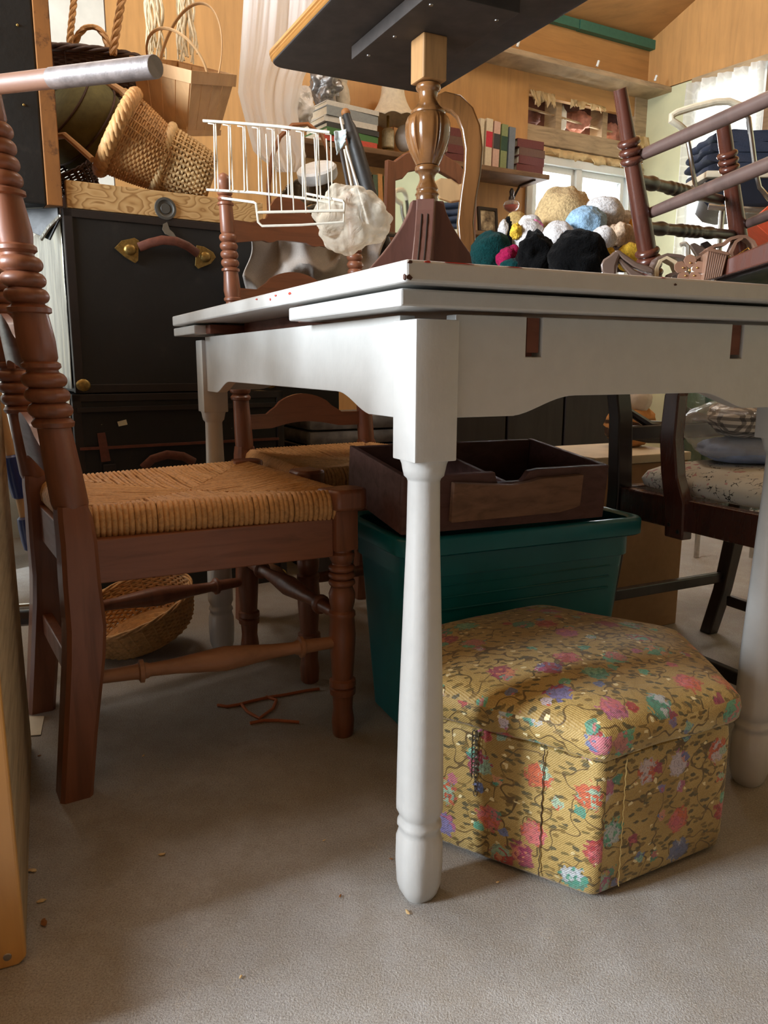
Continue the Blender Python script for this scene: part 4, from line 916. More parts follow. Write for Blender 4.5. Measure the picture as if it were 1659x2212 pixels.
# ------------------------------------------------------------------ baskets on the trunk
M['wick'] = wood('tan_wicker', sr(196, 148, 92), .5, (60, 60, 60), .6, .2); M['wick_pale'] = wood('pale_wicker', sr(216, 182, 130), .45, (60, 60, 60), .6, .2)
M['wick_brown'] = wood('brown_wicker', sr(150, 96, 56), .5, (60, 60, 60), .55, .2); M['wick_dark'] = wood('dark_twig_weave', sr(72, 48, 34), .6, (50, 50, 50), .6, .3)
M['splint'] = wood('thin_splint_wood', sr(196, 154, 104), .25, (30, 30, 5), .6, .1)
def basis(axis, hint=(0, 0, 1)):
    z = Vector(axis).normalized(); x = Vector(hint).cross(z)
    if x.length < 1e-3: x = Vector((1, 0, 0))
    x.normalize(); y = z.cross(x); return Matrix((x, y, z)).transposed()
def basket(name, label, C, axis, rx, ry, h, mat, hint=(0, 0, 1), rows=22, stakes=28, flare=0.75, rim=.011, rimrope=5, wr=.0028, group=None, base=True, rimmat=None):
    """C: centre of the opening; axis points from the base to the opening"""
    B = basis(axis, hint); C = Vector(C); MMx = Matrix.Translation(C) @ B.to_4x4()
    t = thing(name, label, 'basket', C - Vector(axis).normalized()*h, group); m = MB(MMx); n = stakes*2
    def rad(q): return flare + (1-flare)*q**0.6      # q 0 base .. 1 opening
    for r_ in range(rows):
        q = (r_+.5)/rows; k = rad(q); P = []
        for i in range(n):
            a = 2*math.pi*i/n; off = (1 if (i + r_) % 2 else -1)*.0022 if i % 1 == 0 else 0
            off = .0024*math.sin(math.pi*(i + r_) + math.pi/2)
            P.append(((rx*k+off)*math.cos(a), (ry*k+off)*math.sin(a), -h*(1-q)))
        m.tube(P, wr, 5, closed=True)
    for i in range(stakes):
        a = 2*math.pi*(i+.25)/stakes; P = []
        for j in range(6): q = j/5; k = rad(q); P.append((rx*k*math.cos(a), ry*k*math.sin(a), -h*(1-q)))
        m.tube(P, wr*1.1, 5)
    if base:
        for r_ in range(5): k = flare*(r_+.6)/5; m.tube([(rx*k*math.cos(2*math.pi*i/24), ry*k*math.sin(2*math.pi*i/24), -h) for i in range(24)], wr*2.2, 5, closed=True)
        m.lathe([(0, flare*rx*.97), (.003, flare*rx*.97)], (0, 0, -h-.002), (0, 0, 0), 24, 1, ry/rx)
    stuff(m.build('weave', mat, t, split=60)); m = MB(MMx)
    for s_ in range(rimrope):
        P = [];
        for i in range(72):
            a = 2*math.pi*i/72; tw = 2*math.pi*s_/rimrope + a*7; P.append(((rx+rim*.6*math.cos(tw))*math.cos(a), (ry+rim*.6*math.cos(tw))*math.sin(a), rim*.6*math.sin(tw)))
        m.tube(P, rim*.45, 6, closed=True)
    m.build('rim', rimmat or mat, t, split=60)
    return t, MMx
def arc_handle(t, MMx, rx, h, r, mat, twist=2, tilt=0.0, name='handle', ay=0.0):
    m = MB(MMx)
    for s_ in range(twist):
        P = []
        for i in range(41):
            a = math.pi*i/40; tw = 2*math.pi*s_/twist + i*.55; e_ = r*.6 if twist > 1 else 0
            P.append((-(rx+e_*math.cos(tw))*math.cos(a), ay + tilt*math.sin(a) + e_*math.sin(tw), (h+e_*math.cos(tw))*math.sin(a)))
        m.tube(P, r*(.62 if twist > 1 else 1), 6)
    return m.build(name, mat, t)
# big tan basket tipped on its side
c1 = Q(254, 288, 2.20)
t, MX = basket('wicker_basket', 'large tan wicker basket tipped on its side with a thick twisted rim', c1, (-.72, -.30, .42), .170, .105, .15, M['wick'], hint=(.55, .1, .83), rows=26, stakes=30, flare=.6, rim=.019, rimrope=6)
c2 = Q(352, 350, 2.27)
t, MX = basket('wicker_basket', 'pale open-weave wicker basket tucked behind the large tan one', c2, (-.80, -.25, .30), .145, .09, .13, M['wick_pale'], hint=(.4, .1, .9), rows=15, stakes=36, flare=.7, rim=.013, rimrope=5, wr=.0036)
# handles of the tipped basket
hd = thing('basket_hoop', 'round wooden basket hoop lashed with cane at the top of the large tan basket', 'hoop', Q(255, 300, 2.12))
m = MB(); m.tube([Q(95, 300, 2.25), Q(140, 292, 2.2), Q(170, 318, 2.16), Q(200, 345, 2.12)], .008, 8); m.build('lower_bar', M['splint'], hd)
m = MB(); m.tube([Q(195, 172, 2.25), Q(230, 176, 2.2), Q(262, 196, 2.16), Q(290, 222, 2.12), Q(312, 228, 2.12)], [.007, .008, .009, .010, .007], 8); up = m.build('upper_bar', M['splint'], hd)
m = MB()
for k in range(9): c = P12(Q(268, 200, 2.158), Q(292, 222, 2.122), k/8); d = Vector((.6, -.2, -.7)).normalized(); Bm = basis(d); m.tube([c + Bm @ Vector((math.cos(q)*.0115, math.sin(q)*.0115, 0)) for q in [2*math.pi*i/10 for i in range(10)]], .0018, 5, closed=True)
m.build('cane_lashing', M['wick_pale'], up)
# olive padded drum behind
gc_ = Q(168, 262, 2.42); M['olive'] = plain('olive_cloth', sr(98, 92, 52), .85, bump=.4, bscale=50, var=.2)
dr_ = thing('padded_drum', 'round olive green cloth drum with piped seams lying behind the tan basket', 'cushion', gc_ - Vector((0, 0, .13)))
m = MB(Matrix.Translation(gc_) @ basis((-.5, -.6, .45)).to_4x4()); m.lathe([(-.07, .05), (-.068, .11), (-.05, .128), (0, .135), (.05, .128), (.068, .11), (.075, .06), (.078, .0)], (0, 0, 0), (0, 0, 1), 32); m.build('body', M['olive'], dr_, split=60)
for z_, r_ in ((.058, .122), (-.02, .135)):
    m = MB(Matrix.Translation(gc_) @ basis((-.5, -.6, .45)).to_4x4()); m.tube([(r_*math.cos(2*math.pi*i/40), r_*math.sin(2*math.pi*i/40), z_) for i in range(40)], .003, 6, closed=True); m.build('piping', M['wick_dark'], dr_)
# dark twig basket on top with a rope handle
c3 = Q(185, 128, 2.50)
t, MX = basket('twig_basket', 'wide dark brown twig basket with a tall twisted handle at the top of the pile', c3, (.05, -.12, 1), .19, .13, .10, M['wick_dark'], hint=(0, 1, 0), rows=18, stakes=30, flare=.8, rim=.012, rimrope=4, wr=.004, rimmat=M['wick_dark'])
m = MB()
for s_ in range(3):
    P = []
    for i in range(31):
        q = i/30; p = P12(Q(243, 118, 2.38), Q(268, -30, 2.38), q); a = q*16 + s_*2.1; P.append(p + Vector((math.cos(a)*.006, math.sin(a)*.006, 0)))
    m.tube(P, .0062, 6)
    P = []
    for i in range(31):
        q = i/30; p = P12(Q(150, 95, 2.42), Q(163, -30, 2.42), q); a = q*16 + s_*2.1; P.append(p + Vector((math.cos(a)*.005, math.sin(a)*.005, 0)))
    m.tube(P, .0052, 6)
    P = []
    for i in range(21):
        a0 = math.pi*i/20; p = Q(197 - 36*math.cos(a0), 108 - 50*math.sin(a0), 2.45); a = i*.8 + s_*2.1; P.append(p + Vector((math.cos(a)*.005, math.sin(a)*.005, 0)))
    m.tube(P, .006, 6)
P = [Q(268 - 52*(1-math.cos(math.pi*i/20)), -30 - 60*math.sin(math.pi*i/20), 2.38 + .02*i/20) for i in range(21)]; m.tube(P, .010, 6)
m.build('rope_handle', M['wick'], t)
c4 = Q(148, 362, 2.36)
t, MX = basket('wicker_basket', 'small dark open wicker basket low behind the pine drawer beside the upright case', c4, (-.3, -.5, .8), .07, .06, .07, M['wick_dark'], rows=9, stakes=20, rim=.006, rimrope=3, wr=.003)
# splint market basket
sb_c = Q(398, 145, 2.30); Bx = basis((.18, -.35, .95), (.35, .9, 0)); SX = Matrix.Translation(sb_c) @ Bx.to_4x4()
sb = thing('splint_basket', 'square splint wood gathering basket with two thin hoop handles above the wicker pile', 'basket', sb_c - Vector((0, 0, .18)))
w0_, w1_, hh = .098, .072, .155
for s_ in range(4):
    c_, n_ = math.cos(s_*math.pi/2), math.sin(s_*math.pi/2)
    for k in range(4):
        f0, f1 = -1 + .5*k + .012, -1 + .5*(k+1) - .012; m = MB(SX)
        def pt(f, q, o=0): w = w1_ + (w0_-w1_)*q; x, y = f*w, w*.72/.72 + o; return (x*c_ - y*n_, x*n_ + y*c_, -hh*(1-q))
        A = m.ring([pt(f0, 0), pt(f1, 0), pt(f1, 1), pt(f0, 1)]); Bq = m.ring([pt(f0, 0, .002), pt(f1, 0, .002), pt(f1, 1, .002), pt(f0, 1, .002)]); m.skin([A, Bq]); m.build('slat', M['splint'], sb, smooth=False)
for zq, hb, o in ((.93, .030, .003), (.04, .014, .003)):
    m = MB(SX); w = (w1_ + (w0_-w1_)*zq); o_ = []
    for dz in (-hb/2, hb/2):
        pass
    z_ = -hh*(1-zq); A = []
    for e_ in (w+.002, w+.005):
        for dz in (-hb/2, hb/2): A.append(m.ring([(-e_, -e_, z_+dz), (e_, -e_, z_+dz), (e_, e_, z_+dz), (-e_, e_, z_+dz)]))
    m.skin([A[0], A[1], A[3], A[2]], wrap=True); m.build('band', M['splint'], sb, smooth=False)
m = MB(SX); m.ab((-w1_, -w1_, -hh-.003), (w1_, w1_, -hh)); m.build('bottom', M['splint'], sb, smooth=False)
for ty, hz in ((.05, .115), (-.04, .062)):
    m = MB(SX); P = [(-w0_*math.cos(math.pi*i/30), ty*math.sin(math.pi*i/30) + (.02 if ty > 0 else -.03), hz*1.35*math.sin(math.pi*i/30)) for i in range(31)]; m.tube(P, .0042, 6, flat=.5); m.build('handle', M['splint'], sb)
# bundles of pale twigs hung on the wall
M['twig'] = plain('pale_dried_twig', sr(214, 196, 162), .8, var=.25)
rnd = random.Random(5)
for (x0, x1, yb, lbl) in ((336, 318, 128, 'left bundle of pale dried twigs hanging on the plywood wall'), (405, 388, 130, 'right bundle of pale dried twigs hanging behind the splint basket')):
    top_ = Q((x0+x1)/2, -260, 2.75); m = MB()
    for k in range(16):
        P = []; dx = rnd.uniform(-18, 18); y_ = yb + rnd.uniform(-25, 10); ph = rnd.uniform(0, 6)
        for i in range(22):
            q = i/21; px_ = x1 + (x0-x1)*q + dx*(.35+.65*q) + 5*math.sin(q*9+ph) + 3*math.sin(q*23+ph*2); P.append(Q(px_, -260 + (y_+260)*q, 2.75 + .03*math.sin(ph+q*5)))
        m.tube(P, [.0050*(1-.6*i/21) + .001 for i in range(22)], 5)
    stuff(tag(m.build('twig_bundle', M['twig']), lbl, 'twigs', 'dried twig bundles'))
# ------------------------------------------------------------------ white wire rack in front of the chair crest
M['wire'] = plain('white_coated_wire', sr(226, 222, 208), .4)
rk = thing('wire_rack', 'white coated wire rack propped in front of the ladder-back chair crest', 'rack', Q(600, 480, 1.84))
def wire(pts, r=.0017, nm='wire'): m = MB(); m.tube(pts, r, 6); return m.build(nm, M['wire'], rk)
YB, YF = 1.93, 1.77
def topx(t): return 445 + 262*t
wire([Q(438, 261, YB), Q(500, 265, YB), Q(600, 273, YB), Q(712, 286, YB-.02)], .0033, 'top_rail')
wire([Q(446, 410, YB), Q(480, 412, YB), Q(550, 416, YB-.05), Q(655, 428, YB-.1), Q(740, 442, YB-.12)], .003, 'lower_rail')
for k in range(17):
    x = 450 + 15.8*k; yt = 262 + (x-445)*.09; yb = 410 + max(0, x-500)*.13
    if k % 2 == 0: wire([Q(x, yt+4, YB), Q(x+12, yt+6, YB-.01), Q(x+15, yb+2, YB-.04)])
    else: wire([Q(x, yt+4, YB), Q(x+6, yb+2, YB-.04)])
for k in range(6):
    x = 575 + 26*k; wire([Q(x, 290+k*2, YF+.09), Q(x+8, 460, YF)])
wire([Q(480, 428, YB-.08), Q(548, 437, YF+.02), Q(553, 440, YF), Q(558, 480, YF), Q(566, 488, YF), Q(650, 486, YF-.02), Q(742, 480, YF-.02), Q(744, 440, YF), Q(741, 434, YF), Q(660, 418, YF+.08)], .0028, 'front_loop')
wire([Q(556, 459, YF), Q(742, 455, YF-.02)], .0030, 'shelf_bar')
# ------------------------------------------------------------------ cloth over the chair and net bag
def cloth(fn, nu, nv, amp, sc, seed, mat, name, th=.003):
    m = MB()
    def f(u_, v_):
        p = Vector(fn(u_, v_)); q = Vector((u_*sc[0], v_*sc[1], seed)); return p + Vector((noise.noise(q)*amp*.6, (abs(noise.noise(q+Vector((9, 3, 1))))*2 - .5)*amp + .3*amp*abs(noise.noise(q*2.3)), noise.noise(q+Vector((2, 8, 4)))*amp*.5))
    m.grid(f, nu, nv); return m.build(name, mat, None, thick=th, split=70)
M['grey_cloth'] = plain('grey_twill_cloth', sr(156, 148, 140), .95, bump=.25, bscale=300, var=.12, spec=.15)
def gc1(u_, v_):
    x = 535 + 300*u_; y = 485 + v_*250 + 12*math.sin(u_*5); return Q(x, y, 2.12 + .03*math.sin(u_*9+v_*2) + .25*u_)
o = cloth(gc1, 70, 50, .06, (3.6, 2.4), 3.3, M['grey_cloth'], 'draped_cloth'); tag(o, 'grey twill garment draped in loose folds behind the ladder-back chair', 'garment')
M['netw'] = film('sheer_cream_cloth', sr(236, 226, 206), .45, .9)
o = crumple(Q(757, 472, 1.85), (.082, .064, .070), .34, 21, 80, 54, ridge=True).build('sheer_bundle', M['netw']); tag(o, 'crumpled sheer cream cloth bundle hooked on the right end of the wire rack', 'cloth')
m = MB(); m.tube([Q(792, 500, 1.93), Q(850, 507, 2.02), Q(905, 514, 2.1)], .006, 8); tag(m.build('dark_rod', M['black_wood']), 'short dark rod reaching from the cream bundle towards the pedestal', 'rod')
# net curtain
def lace(name, c, base, kind):
    m = NT(name); m.col(c); m.rough(.9); m.set(Specular_IOR_Level=.1); uv = m.n('ShaderNodeTexCoord').outputs['UV']; tr = m.n('ShaderNodeBsdfTransparent'); tl = m.n('ShaderNodeBsdfTranslucent'); tl.inputs[0].default_value = (*c, 1)
    mx = m.n('ShaderNodeMixShader'); mx.inputs[0].default_value = .45; m.l(m.b.outputs[0], mx.inputs[1]); m.l(tl.outputs[0], mx.inputs[2]); x = m.n('ShaderNodeMixShader')
    if kind == 'sprig':
        v = m.n('ShaderNodeTexVoronoi', voronoi_dimensions='2D'); v.inputs['Scale'].default_value = 6.5; m.l(uv, v.inputs[0]); nf = m.noise(uv, 60, 3); f = m.math('ADD', base, m.math('MULTIPLY', m.ramp(m.math('ADD', v.outputs['Distance'], m.math('MULTIPLY', nf, .35)), [(.16, 1.0), (.2, 0.0)]), .16))
    else:
        v = m.n('ShaderNodeTexVoronoi', voronoi_dimensions='2D', feature='DISTANCE_TO_EDGE'); v.inputs['Scale'].default_value = 16; v.inputs['Randomness'].default_value = .8; m.l(uv, v.inputs[0]); f = m.math('ADD', base, m.math('MULTIPLY', m.ramp(v.outputs['Distance'], [(.05, 1.0), (.09, 0.0)]), .55))
    m.l(f, x.inputs[0]); m.l(tr.outputs[0], x.inputs[1]); m.l(mx.outputs[0], x.inputs[2]); m.l(x.outputs[0], m.out.inputs[0]); return m.m
def uvgrid(fn, nu, nv, name, mat, su, sv, par=None):
    m = MB(); m.grid(fn, nu, nv); bm = m.bm; uvl = bm.loops.layers.uv.new('UVMap'); bm.verts.index_update()
    for f in bm.faces:
        for l in f.loops: j, i = divmod(l.vert.index, nu+1); l[uvl].uv = (i/nu*su, j/nv*sv)
    return m.build(name, mat, par, split=80)
Lk = [(-320, 545), (0, 526), (100, 520), (200, 514), (270, 532), (330, 548), (372, 600)]; Rk = [(-320, 700), (0, 700), (100, 690), (170, 655), (240, 642), (300, 652), (340, 662), (374, 640)]
def interp(K, y):
    for (y0, x0), (y1, x1) in zip(K, K[1:]):
        if y <= y1: q = (y-y0)/(y1-y0); q = max(0, q); return x0 + (x1-x0)*q
    return K[-1][1]
def cur(u_, v_):
    y = -320 + v_*692; xl, xr = interp(Lk, y), interp(Rk, y); x = xl + (xr-xl)*u_; e_ = 4*u_*(1-u_)
    return Q(x, y, 2.86 + .05*noise.noise(Vector((u_*6, v_*1.1, 1))) + .014*noise.noise(Vector((u_*12, v_*1.6, 5))) + .002*noise.noise(Vector((u_*34, v_*5, 9))) - .05*e_*max(0, (v_-.6))*2)
o = uvgrid(cur, 150, 60, 'net_curtain', lace('embroidered_white_net', (.97, .97, .97), .9, 'sprig'), 1.0, 3.0); tag(o, 'long white embroidered net curtain hanging gathered before the plywood wall', 'curtain')
M['whitebag'] = film('white_plastic_bag', (.88, .88, .87), .85, .35)
o = crumple(Q(645, 232, 2.92), (.055, .05, .062), .3, 33, 40, 28, 12).build('plastic_bag', M['whitebag']); tag(o, 'small crumpled white plastic bag tucked beside the net curtain', 'bag')
# ------------------------------------------------------------------ shelves on the back wall
def sh(name, label, a0, a1, b0, z0, z1, mat):
    m = MB(WB.M()); m.ab((a0, b0, z0), (a1, -.001, z1)); return tag(m.build(name, mat, bevel=.003, smooth=False), label, 'shelf')
SF = -.20
aR, zR = WB.hit(1188, 383, SF); aL, zL = WB.hit(672, 292, SF); ZS = (zR+zL)/2
a_hi = aR; sh('wall_shelf', 'upper weathered plank shelf on the back wall carrying books and the lamp', aL-.05, aR, SF, ZS-.022, ZS, M['shelfboard'])
aR2, zR2 = WB.hit(1110, 498, -.18); aL2, _ = WB.hit(730, 480, -.18); ZS2 = WB.hit(805, 482, -.18)[1] ; ZS2 = (zR2 + ZS2)/2
sh('wall_shelf', 'lower plank shelf on the back wall holding green books and a framed picture', aL2-.2, WB.hit(1120, 498, -.18)[0], -.18, ZS2-.02, ZS2, M['shelfboard'])
m = MB(WB.M()); ab_ = WB.hit(1120, 400, -.05)[0]; m.tube([(ab_, -.002, ZS-.14), (ab_, -.012, ZS-.08), (ab_, -.06, ZS-.03), (ab_, -.17, ZS-.023)], .006, 6); tag(m.build('shelf_bracket', M['black_wood']), 'dark iron bracket under the right end of the upper shelf', 'bracket')
def book(F, c, dims, mat, label, group, rz=0.0, tilt=0.0, band=None, page=True):
    """dims: (thickness a, depth b, height z); spine faces -b"""
    t, d, h = dims; MMx = F.M() @ Matrix.Translation(c) @ Matrix.Rotation(rz, 4, 'Z') @ Matrix.Rotation(tilt, 4, 'Y')
    bk = thing('book', label, 'book', MMx.translation, group); m = MB(MMx)
    m.ab((-t/2, -d/2+.002, 0), (-t/2+.003, d/2, h)); m.ab((t/2-.003, -d/2+.002, 0), (t/2, d/2, h)); m.ab((-t/2, -d/2-.001, 0), (t/2, -d/2+.003, h)); m.build('cover', mat, bk, smooth=False)
    m = MB(MMx); m.ab((-t/2+.0035, -d/2+.0035, .003), (t/2-.0035, d/2-.004, h-.003)); m.build('pages', M['page'], bk, smooth=False)
    if band: m = MB(MMx); m.ab((-t/2-.0004, -d/2-.0016, h*.42), (t/2+.0004, -d/2-.001, h*.74)); m.build('spine_label', band, bk, smooth=False)
    return bk
M['page'] = plain('book_pages', sr(214, 204, 180), .8)
def cov(n, c): M[n] = plain(n, c, .6, bump=.2, bscale=120, var=.1); return M[n]
cov('maroon_cloth', sr(104, 50, 48)); cov('cream_cloth', sr(214, 200, 170)); cov('pink_cloth', sr(206, 170, 150)); cov('sage_cloth', sr(134, 146, 98)); cov('blue_grey_cloth', sr(116, 126, 136)); cov('crimson_label', sr(196, 44, 62)); cov('charcoal_label', sr(58, 60, 60)); cov('forest_label', sr(40, 74, 56)); cov('brown_cloth', sr(104, 76, 62)); cov('green_cloth', sr(84, 104, 80)); cov('ochre_cloth', sr(204, 148, 84)); cov('dark_teal_cloth', sr(56, 82, 84))
xs = [1041, 1056, 1076, 1098]; nms = [('cream_cloth', 'crimson_label', 'cream upright book with a crimson spine label on the upper shelf'), ('pink_cloth', 'charcoal_label', 'pinkish upright book with a charcoal spine label on the upper shelf'), ('sage_cloth', 'forest_label', 'sage green upright book with a forest green spine label'), ('blue_grey_cloth', None, 'blue-grey upright book nearest the maroon stack')]
for i, (cv, bd, lb) in enumerate(nms):
    a, _ = WB.hit(1050 + i*16.5, 330, -.15); book(WB, (a, -.10, ZS+.0005), (.034, .13, .205 - .006*i), M[cv], lb, 'upright books on the upper shelf', tilt=.03, band=M[bd] if bd else None)
a, _ = WB.hit(1034, 330, -.15); book(WB, (a, -.10, ZS+.0005), (.022, .13, .20), M['cream_cloth'], 'thin off-white upright book, leftmost of the upright row', 'upright books on the upper shelf', tilt=.03)
def stack(F, a, b, z, items, w, d, group, rz=.0):
    for i, (cv, lb, th) in enumerate(items):
        MMx = F.M() @ Matrix.Translation((a + .004*((i*7) % 3 - 1), b, z)) @ Matrix.Rotation(rz + .03*((i*5) % 3 - 1), 4, 'Z'); bk = thing('book', lb, 'book', MMx.translation, group)
        m = MB(MMx); m.ab((-w/2, -d/2, 0), (w/2, d/2, .003)); m.ab((-w/2, -d/2, th-.003), (w/2, d/2, th)); m.ab((-w/2, -d/2-.001, 0), (w/2, -d/2+.003, th)); m.build('cover', M[cv], bk, smooth=False)
        m = MB(MMx); m.ab((-w/2+.004, -d/2+.0035, .0032), (w/2-.004, d/2-.004, th-.0032)); m.build('pages', M['page'], bk, smooth=False); z += th + .0006
a, _ = WB.hit(1136, 340, -.13)
stack(WB, a, -.10, ZS+.0005, [('maroon_cloth', 'lowest maroon book of the right-hand stack on the upper shelf', .037), ('maroon_cloth', 'second maroon book from the bottom of the right-hand stack', .036), ('brown_cloth', 'brown book second from the top of the right-hand stack', .034), ('maroon_cloth', 'topmost maroon book of the right-hand stack by the window', .036)], .15, .14, 'maroon books in the right stack')
a, _ = WB.hit(988, 330, -.13)
stack(WB, a, -.10, ZS+.0005, [('maroon_cloth', 'lowest maroon book of the stack behind the curved wooden support', .036), ('maroon_cloth', 'second book of the stack behind the curved wooden support', .034), ('brown_cloth', 'third book of the stack behind the curved wooden support', .034), ('maroon_cloth', 'topmost maroon book of the stack behind the curved wooden support', .034)], .16, .14, 'maroon books behind the support')
cov('grey_cover', sr(150, 158, 160)); cov('white_cover', sr(216, 214, 204)); cov('bright_green_cover', sr(76, 128, 70)); cov('orange_red_cover', sr(206, 82, 62)); cov('dark_cover', sr(60, 62, 60))
a, _ = WB.hit(744, 275, -.14)
stack(WB, a, -.11, ZS+.0005, [('orange_red_cover', 'thin orange-red book at the bottom of the large pile near the lamp', .022), ('bright_green_cover', 'bright green book second from the bottom of the large pile', .026), ('dark_cover', 'dark book in the middle of the large pile near the lamp', .020), ('white_cover', 'white book above the dark one in the large pile', .022), ('grey_cover', 'thick pale grey book high in the large pile near the lamp', .036), ('white_cover', 'thin white book on top of the large pile near the lamp', .018)], .25, .17, 'large pile of books near the lamp', .12)
ZTOP = ZS + .152
# lamp with scalloped shade
la, _ = WB.hit(838, 300, -.11); lp = WB.p(la, -.11, ZS+.0005); lz = lp.z
lm = thing('table_lamp', 'table lamp with scalloped cream shade and brass base on the upper shelf', 'lamp', lp)
m = MB(Matrix.Translation(lp)); m.lathe([(0, .042), (.006, .044), (.010, .040), (.022, .026), (.028, .012), (.030, .006), (.16, .006)], (0, 0, 0), (0, 0, 1), 24); m.build('base', M['brass'], lm)
m = MB(Matrix.Translation(lp)); m.lathe([(.031, .024), (.035, .027), (.10, .026), (.108, .02), (.112, .008)], (0, 0, 0), (0, 0, 1), 20); m.build('column', plain('mottled_mercury_glass', sr(190, 180, 150), .25, bump=.4, bscale=60, var=.35), lm)
m = MB(Matrix.Translation(lp + Vector((.02, .01, 0))))
def shade(u_, v_):
    a = 2*math.pi*u_; r = .047 + .062*v_**1.3 + .02*math.sin(math.pi*v_)*-.5; sc = .010*abs(math.sin(a*5))*max(0, v_-.8)*5; return (r*math.cos(a), r*math.sin(a), .275 - .135*v_ + sc)
m.grid(shade, 80, 12); m.build('shade', plain('cream_shade_cloth', sr(226, 216, 192), .8), lm, thick=.002, split=80)
# glass globe beside the lamp
m = MB(); m.ball(WB.p(WB.hit(873, 300, -.10)[0], -.10, ZS+.085), (.04, .04, .055), 20, 14); tag(m.build('glass_shade', plain('milky_white_glass', sr(214, 218, 226), .15)), 'milky white glass globe shade beside the table lamp', 'glass shade'); m = None
# crumpled silver ornament and white vase on the pile
sp_ = WB.p(WB.hit(703, 220, -.13)[0], -.13, ZTOP+.065); M['silver'] = plain('crumpled_silver_foil', sr(150, 150, 150), .35, metal=.7, bump=.6, bscale=40, var=.4)
tag(crumple(sp_, (.06, .05, .063), .5, 41, 44, 30, 9).build('foil_ornament', M['silver']), 'crumpled silvery foil ornament on top of the large book pile', 'ornament')
vp = WB.p(WB.hit(738, 225, -.1)[0], -.1, ZTOP+.001); m = MB(); m.lathe([(0, .024), (.01, .032), (.04, .036), (.08, .030), (.10, .022), (.115, .026)], vp, vp+Vector((0, 0, 1)), 22); tag(m.build('vase', plain('speckled_white_stoneware', sr(206, 198, 180), .6, bump=.4, bscale=50, var=.2)), 'small speckled white stoneware vase on the large book pile', 'vase')
# books on the lower shelf
for i, (x, cv, lb, tl) in enumerate(((797, 'dark_teal_cloth', 'dark teal upright book, leftmost on the lower shelf', .05), (808, 'green_cloth', 'dull green upright book second on the lower shelf', .03), (819, 'ochre_cloth', 'ochre upright book between the green ones on the lower shelf', .04), (829, 'sage_cloth', 'sage upright book beside the mirror frame on the lower shelf', .0))):
    a, _ = WB.hit(x, 430, -.13); book(WB, (a, -.09, ZS2+.0005), (.022, .12, .19 - .006*(i % 2)), M[cv], lb, 'books on the lower shelf', tilt=-tl)
# framed picture and oil lamp
fa_, _ = WB.hit(1058, 460, -.12); fp = WB.M() @ Matrix.Translation((fa_, -.11, ZS2+.0005)) @ Matrix.Rotation(-.12, 4, 'X'); fr = thing('picture_frame', 'small dark framed sepia picture leaning on the lower shelf', 'picture frame', fp.translation)
m = MB(fp)
for q in ((-.055, .055, 0, .013), (-.055, .055, .107, .12), (-.055, -.043, .013, .107), (.043, .055, .013, .107)): m.ab((q[0], -.008, q[2]), (q[1], .004, q[3]))
m.build('frame', M['binding'], fr, smooth=False)
def sepia():
    m = NT('sepia_print'); v = m.coord('Object', (22, 22, 22)); m.col(m.ramp(m.noise(v, 1.0, 4), [(.35, sr(70, 58, 46)), (.5, sr(150, 134, 108)), (.62, sr(206, 192, 160))])); m.rough(.3); return m.m
m = MB(fp); m.ab((-.043, -.002, .013), (.043, .001, .107)); m.build('print', sepia(), fr, smooth=False)
oa, _ = WB.hit(1104, 460, -.13); op = WB.p(oa, -.13, ZS2+.0005); ol = thing('oil_lamp', 'small glass oil lamp with red oil at the end of the lower shelf', 'oil lamp', op)
M['thinglass'] = film('clear_lamp_glass', (.9, .92, .9), .14, .05)
m = MB(Matrix.Translation(op)); m.lathe([(0, .028), (.004, .028), (.012, .012), (.05, .007), (.095, .007), (.105, .009)], (0, 0, 0), (0, 0, 1), 18); m.build('foot', M['thinglass'], ol)
m = MB(Matrix.Translation(op)); m.lathe([(.105, .008), (.112, .02), (.122, .031), (.134, .034)], (0, 0, 0), (0, 0, 1), 20); rr_ = NT('red_lamp_oil'); rr_.col(sr(190, 60, 30)); rr_.rough(.1); m.build('oil', rr_.m, ol)
m = MB(Matrix.Translation(op)); m.lathe([(.104, .010), (.111, .023), (.121, .0335), (.137, .038), (.150, .032), (.158, .014), (.160, .0)], (0, 0, 0), (0, 0, 1), 20); m.build('reservoir', M['thinglass'], ol)
m = MB(Matrix.Translation(op)); m.lathe([(.16, .014), (.17, .013), (.178, .009), (.195, .012), (.21, .005)], (0, 0, 0), (0, 0, 1), 14); m.build('burner', M['black_wood'], ol)
# bentwood hoop, white cap and cut-glass bowl behind the rack
m = MB(); P = [Q(582, 470, 2.62), Q(580, 400, 2.62), Q(588, 340, 2.62), Q(604, 296, 2.62), Q(632, 270, 2.62), Q(665, 268, 2.62), Q(695, 292, 2.62), Q(712, 335, 2.62), Q(716, 390, 2.62), Q(714, 490, 2.62)]; m.tube(P, .009, 8, flat=.6); tag(m.build('bentwood_hoop', M['wick_brown']), 'tall brown bentwood hoop standing behind the white wire rack', 'hoop')
bc = Q(664, 410, 2.50); bw = thing('cut_glass_bowl', 'tipped cut-glass bowl with white lid seen through the wire rack', 'bowl', bc - Vector((0, 0, .06)))
m = MB(Matrix.Translation(bc) @ basis((-.15, -.7, .75)).to_4x4())
def cg(u_, v_): a = 2*math.pi*u_; r = (.02 + .062*math.sin(v_*1.5))*(1 + .035*math.sin(a*14 + v_*8)); return (r*math.cos(a), r*math.sin(a), -.06*math.cos(v_*1.5))
m.grid(cg, 84, 12); m.build('bowl', plain('smoky_cut_glass', sr(120, 108, 90), .12, metal=.25, var=.3), bw, thick=.003, split=25)
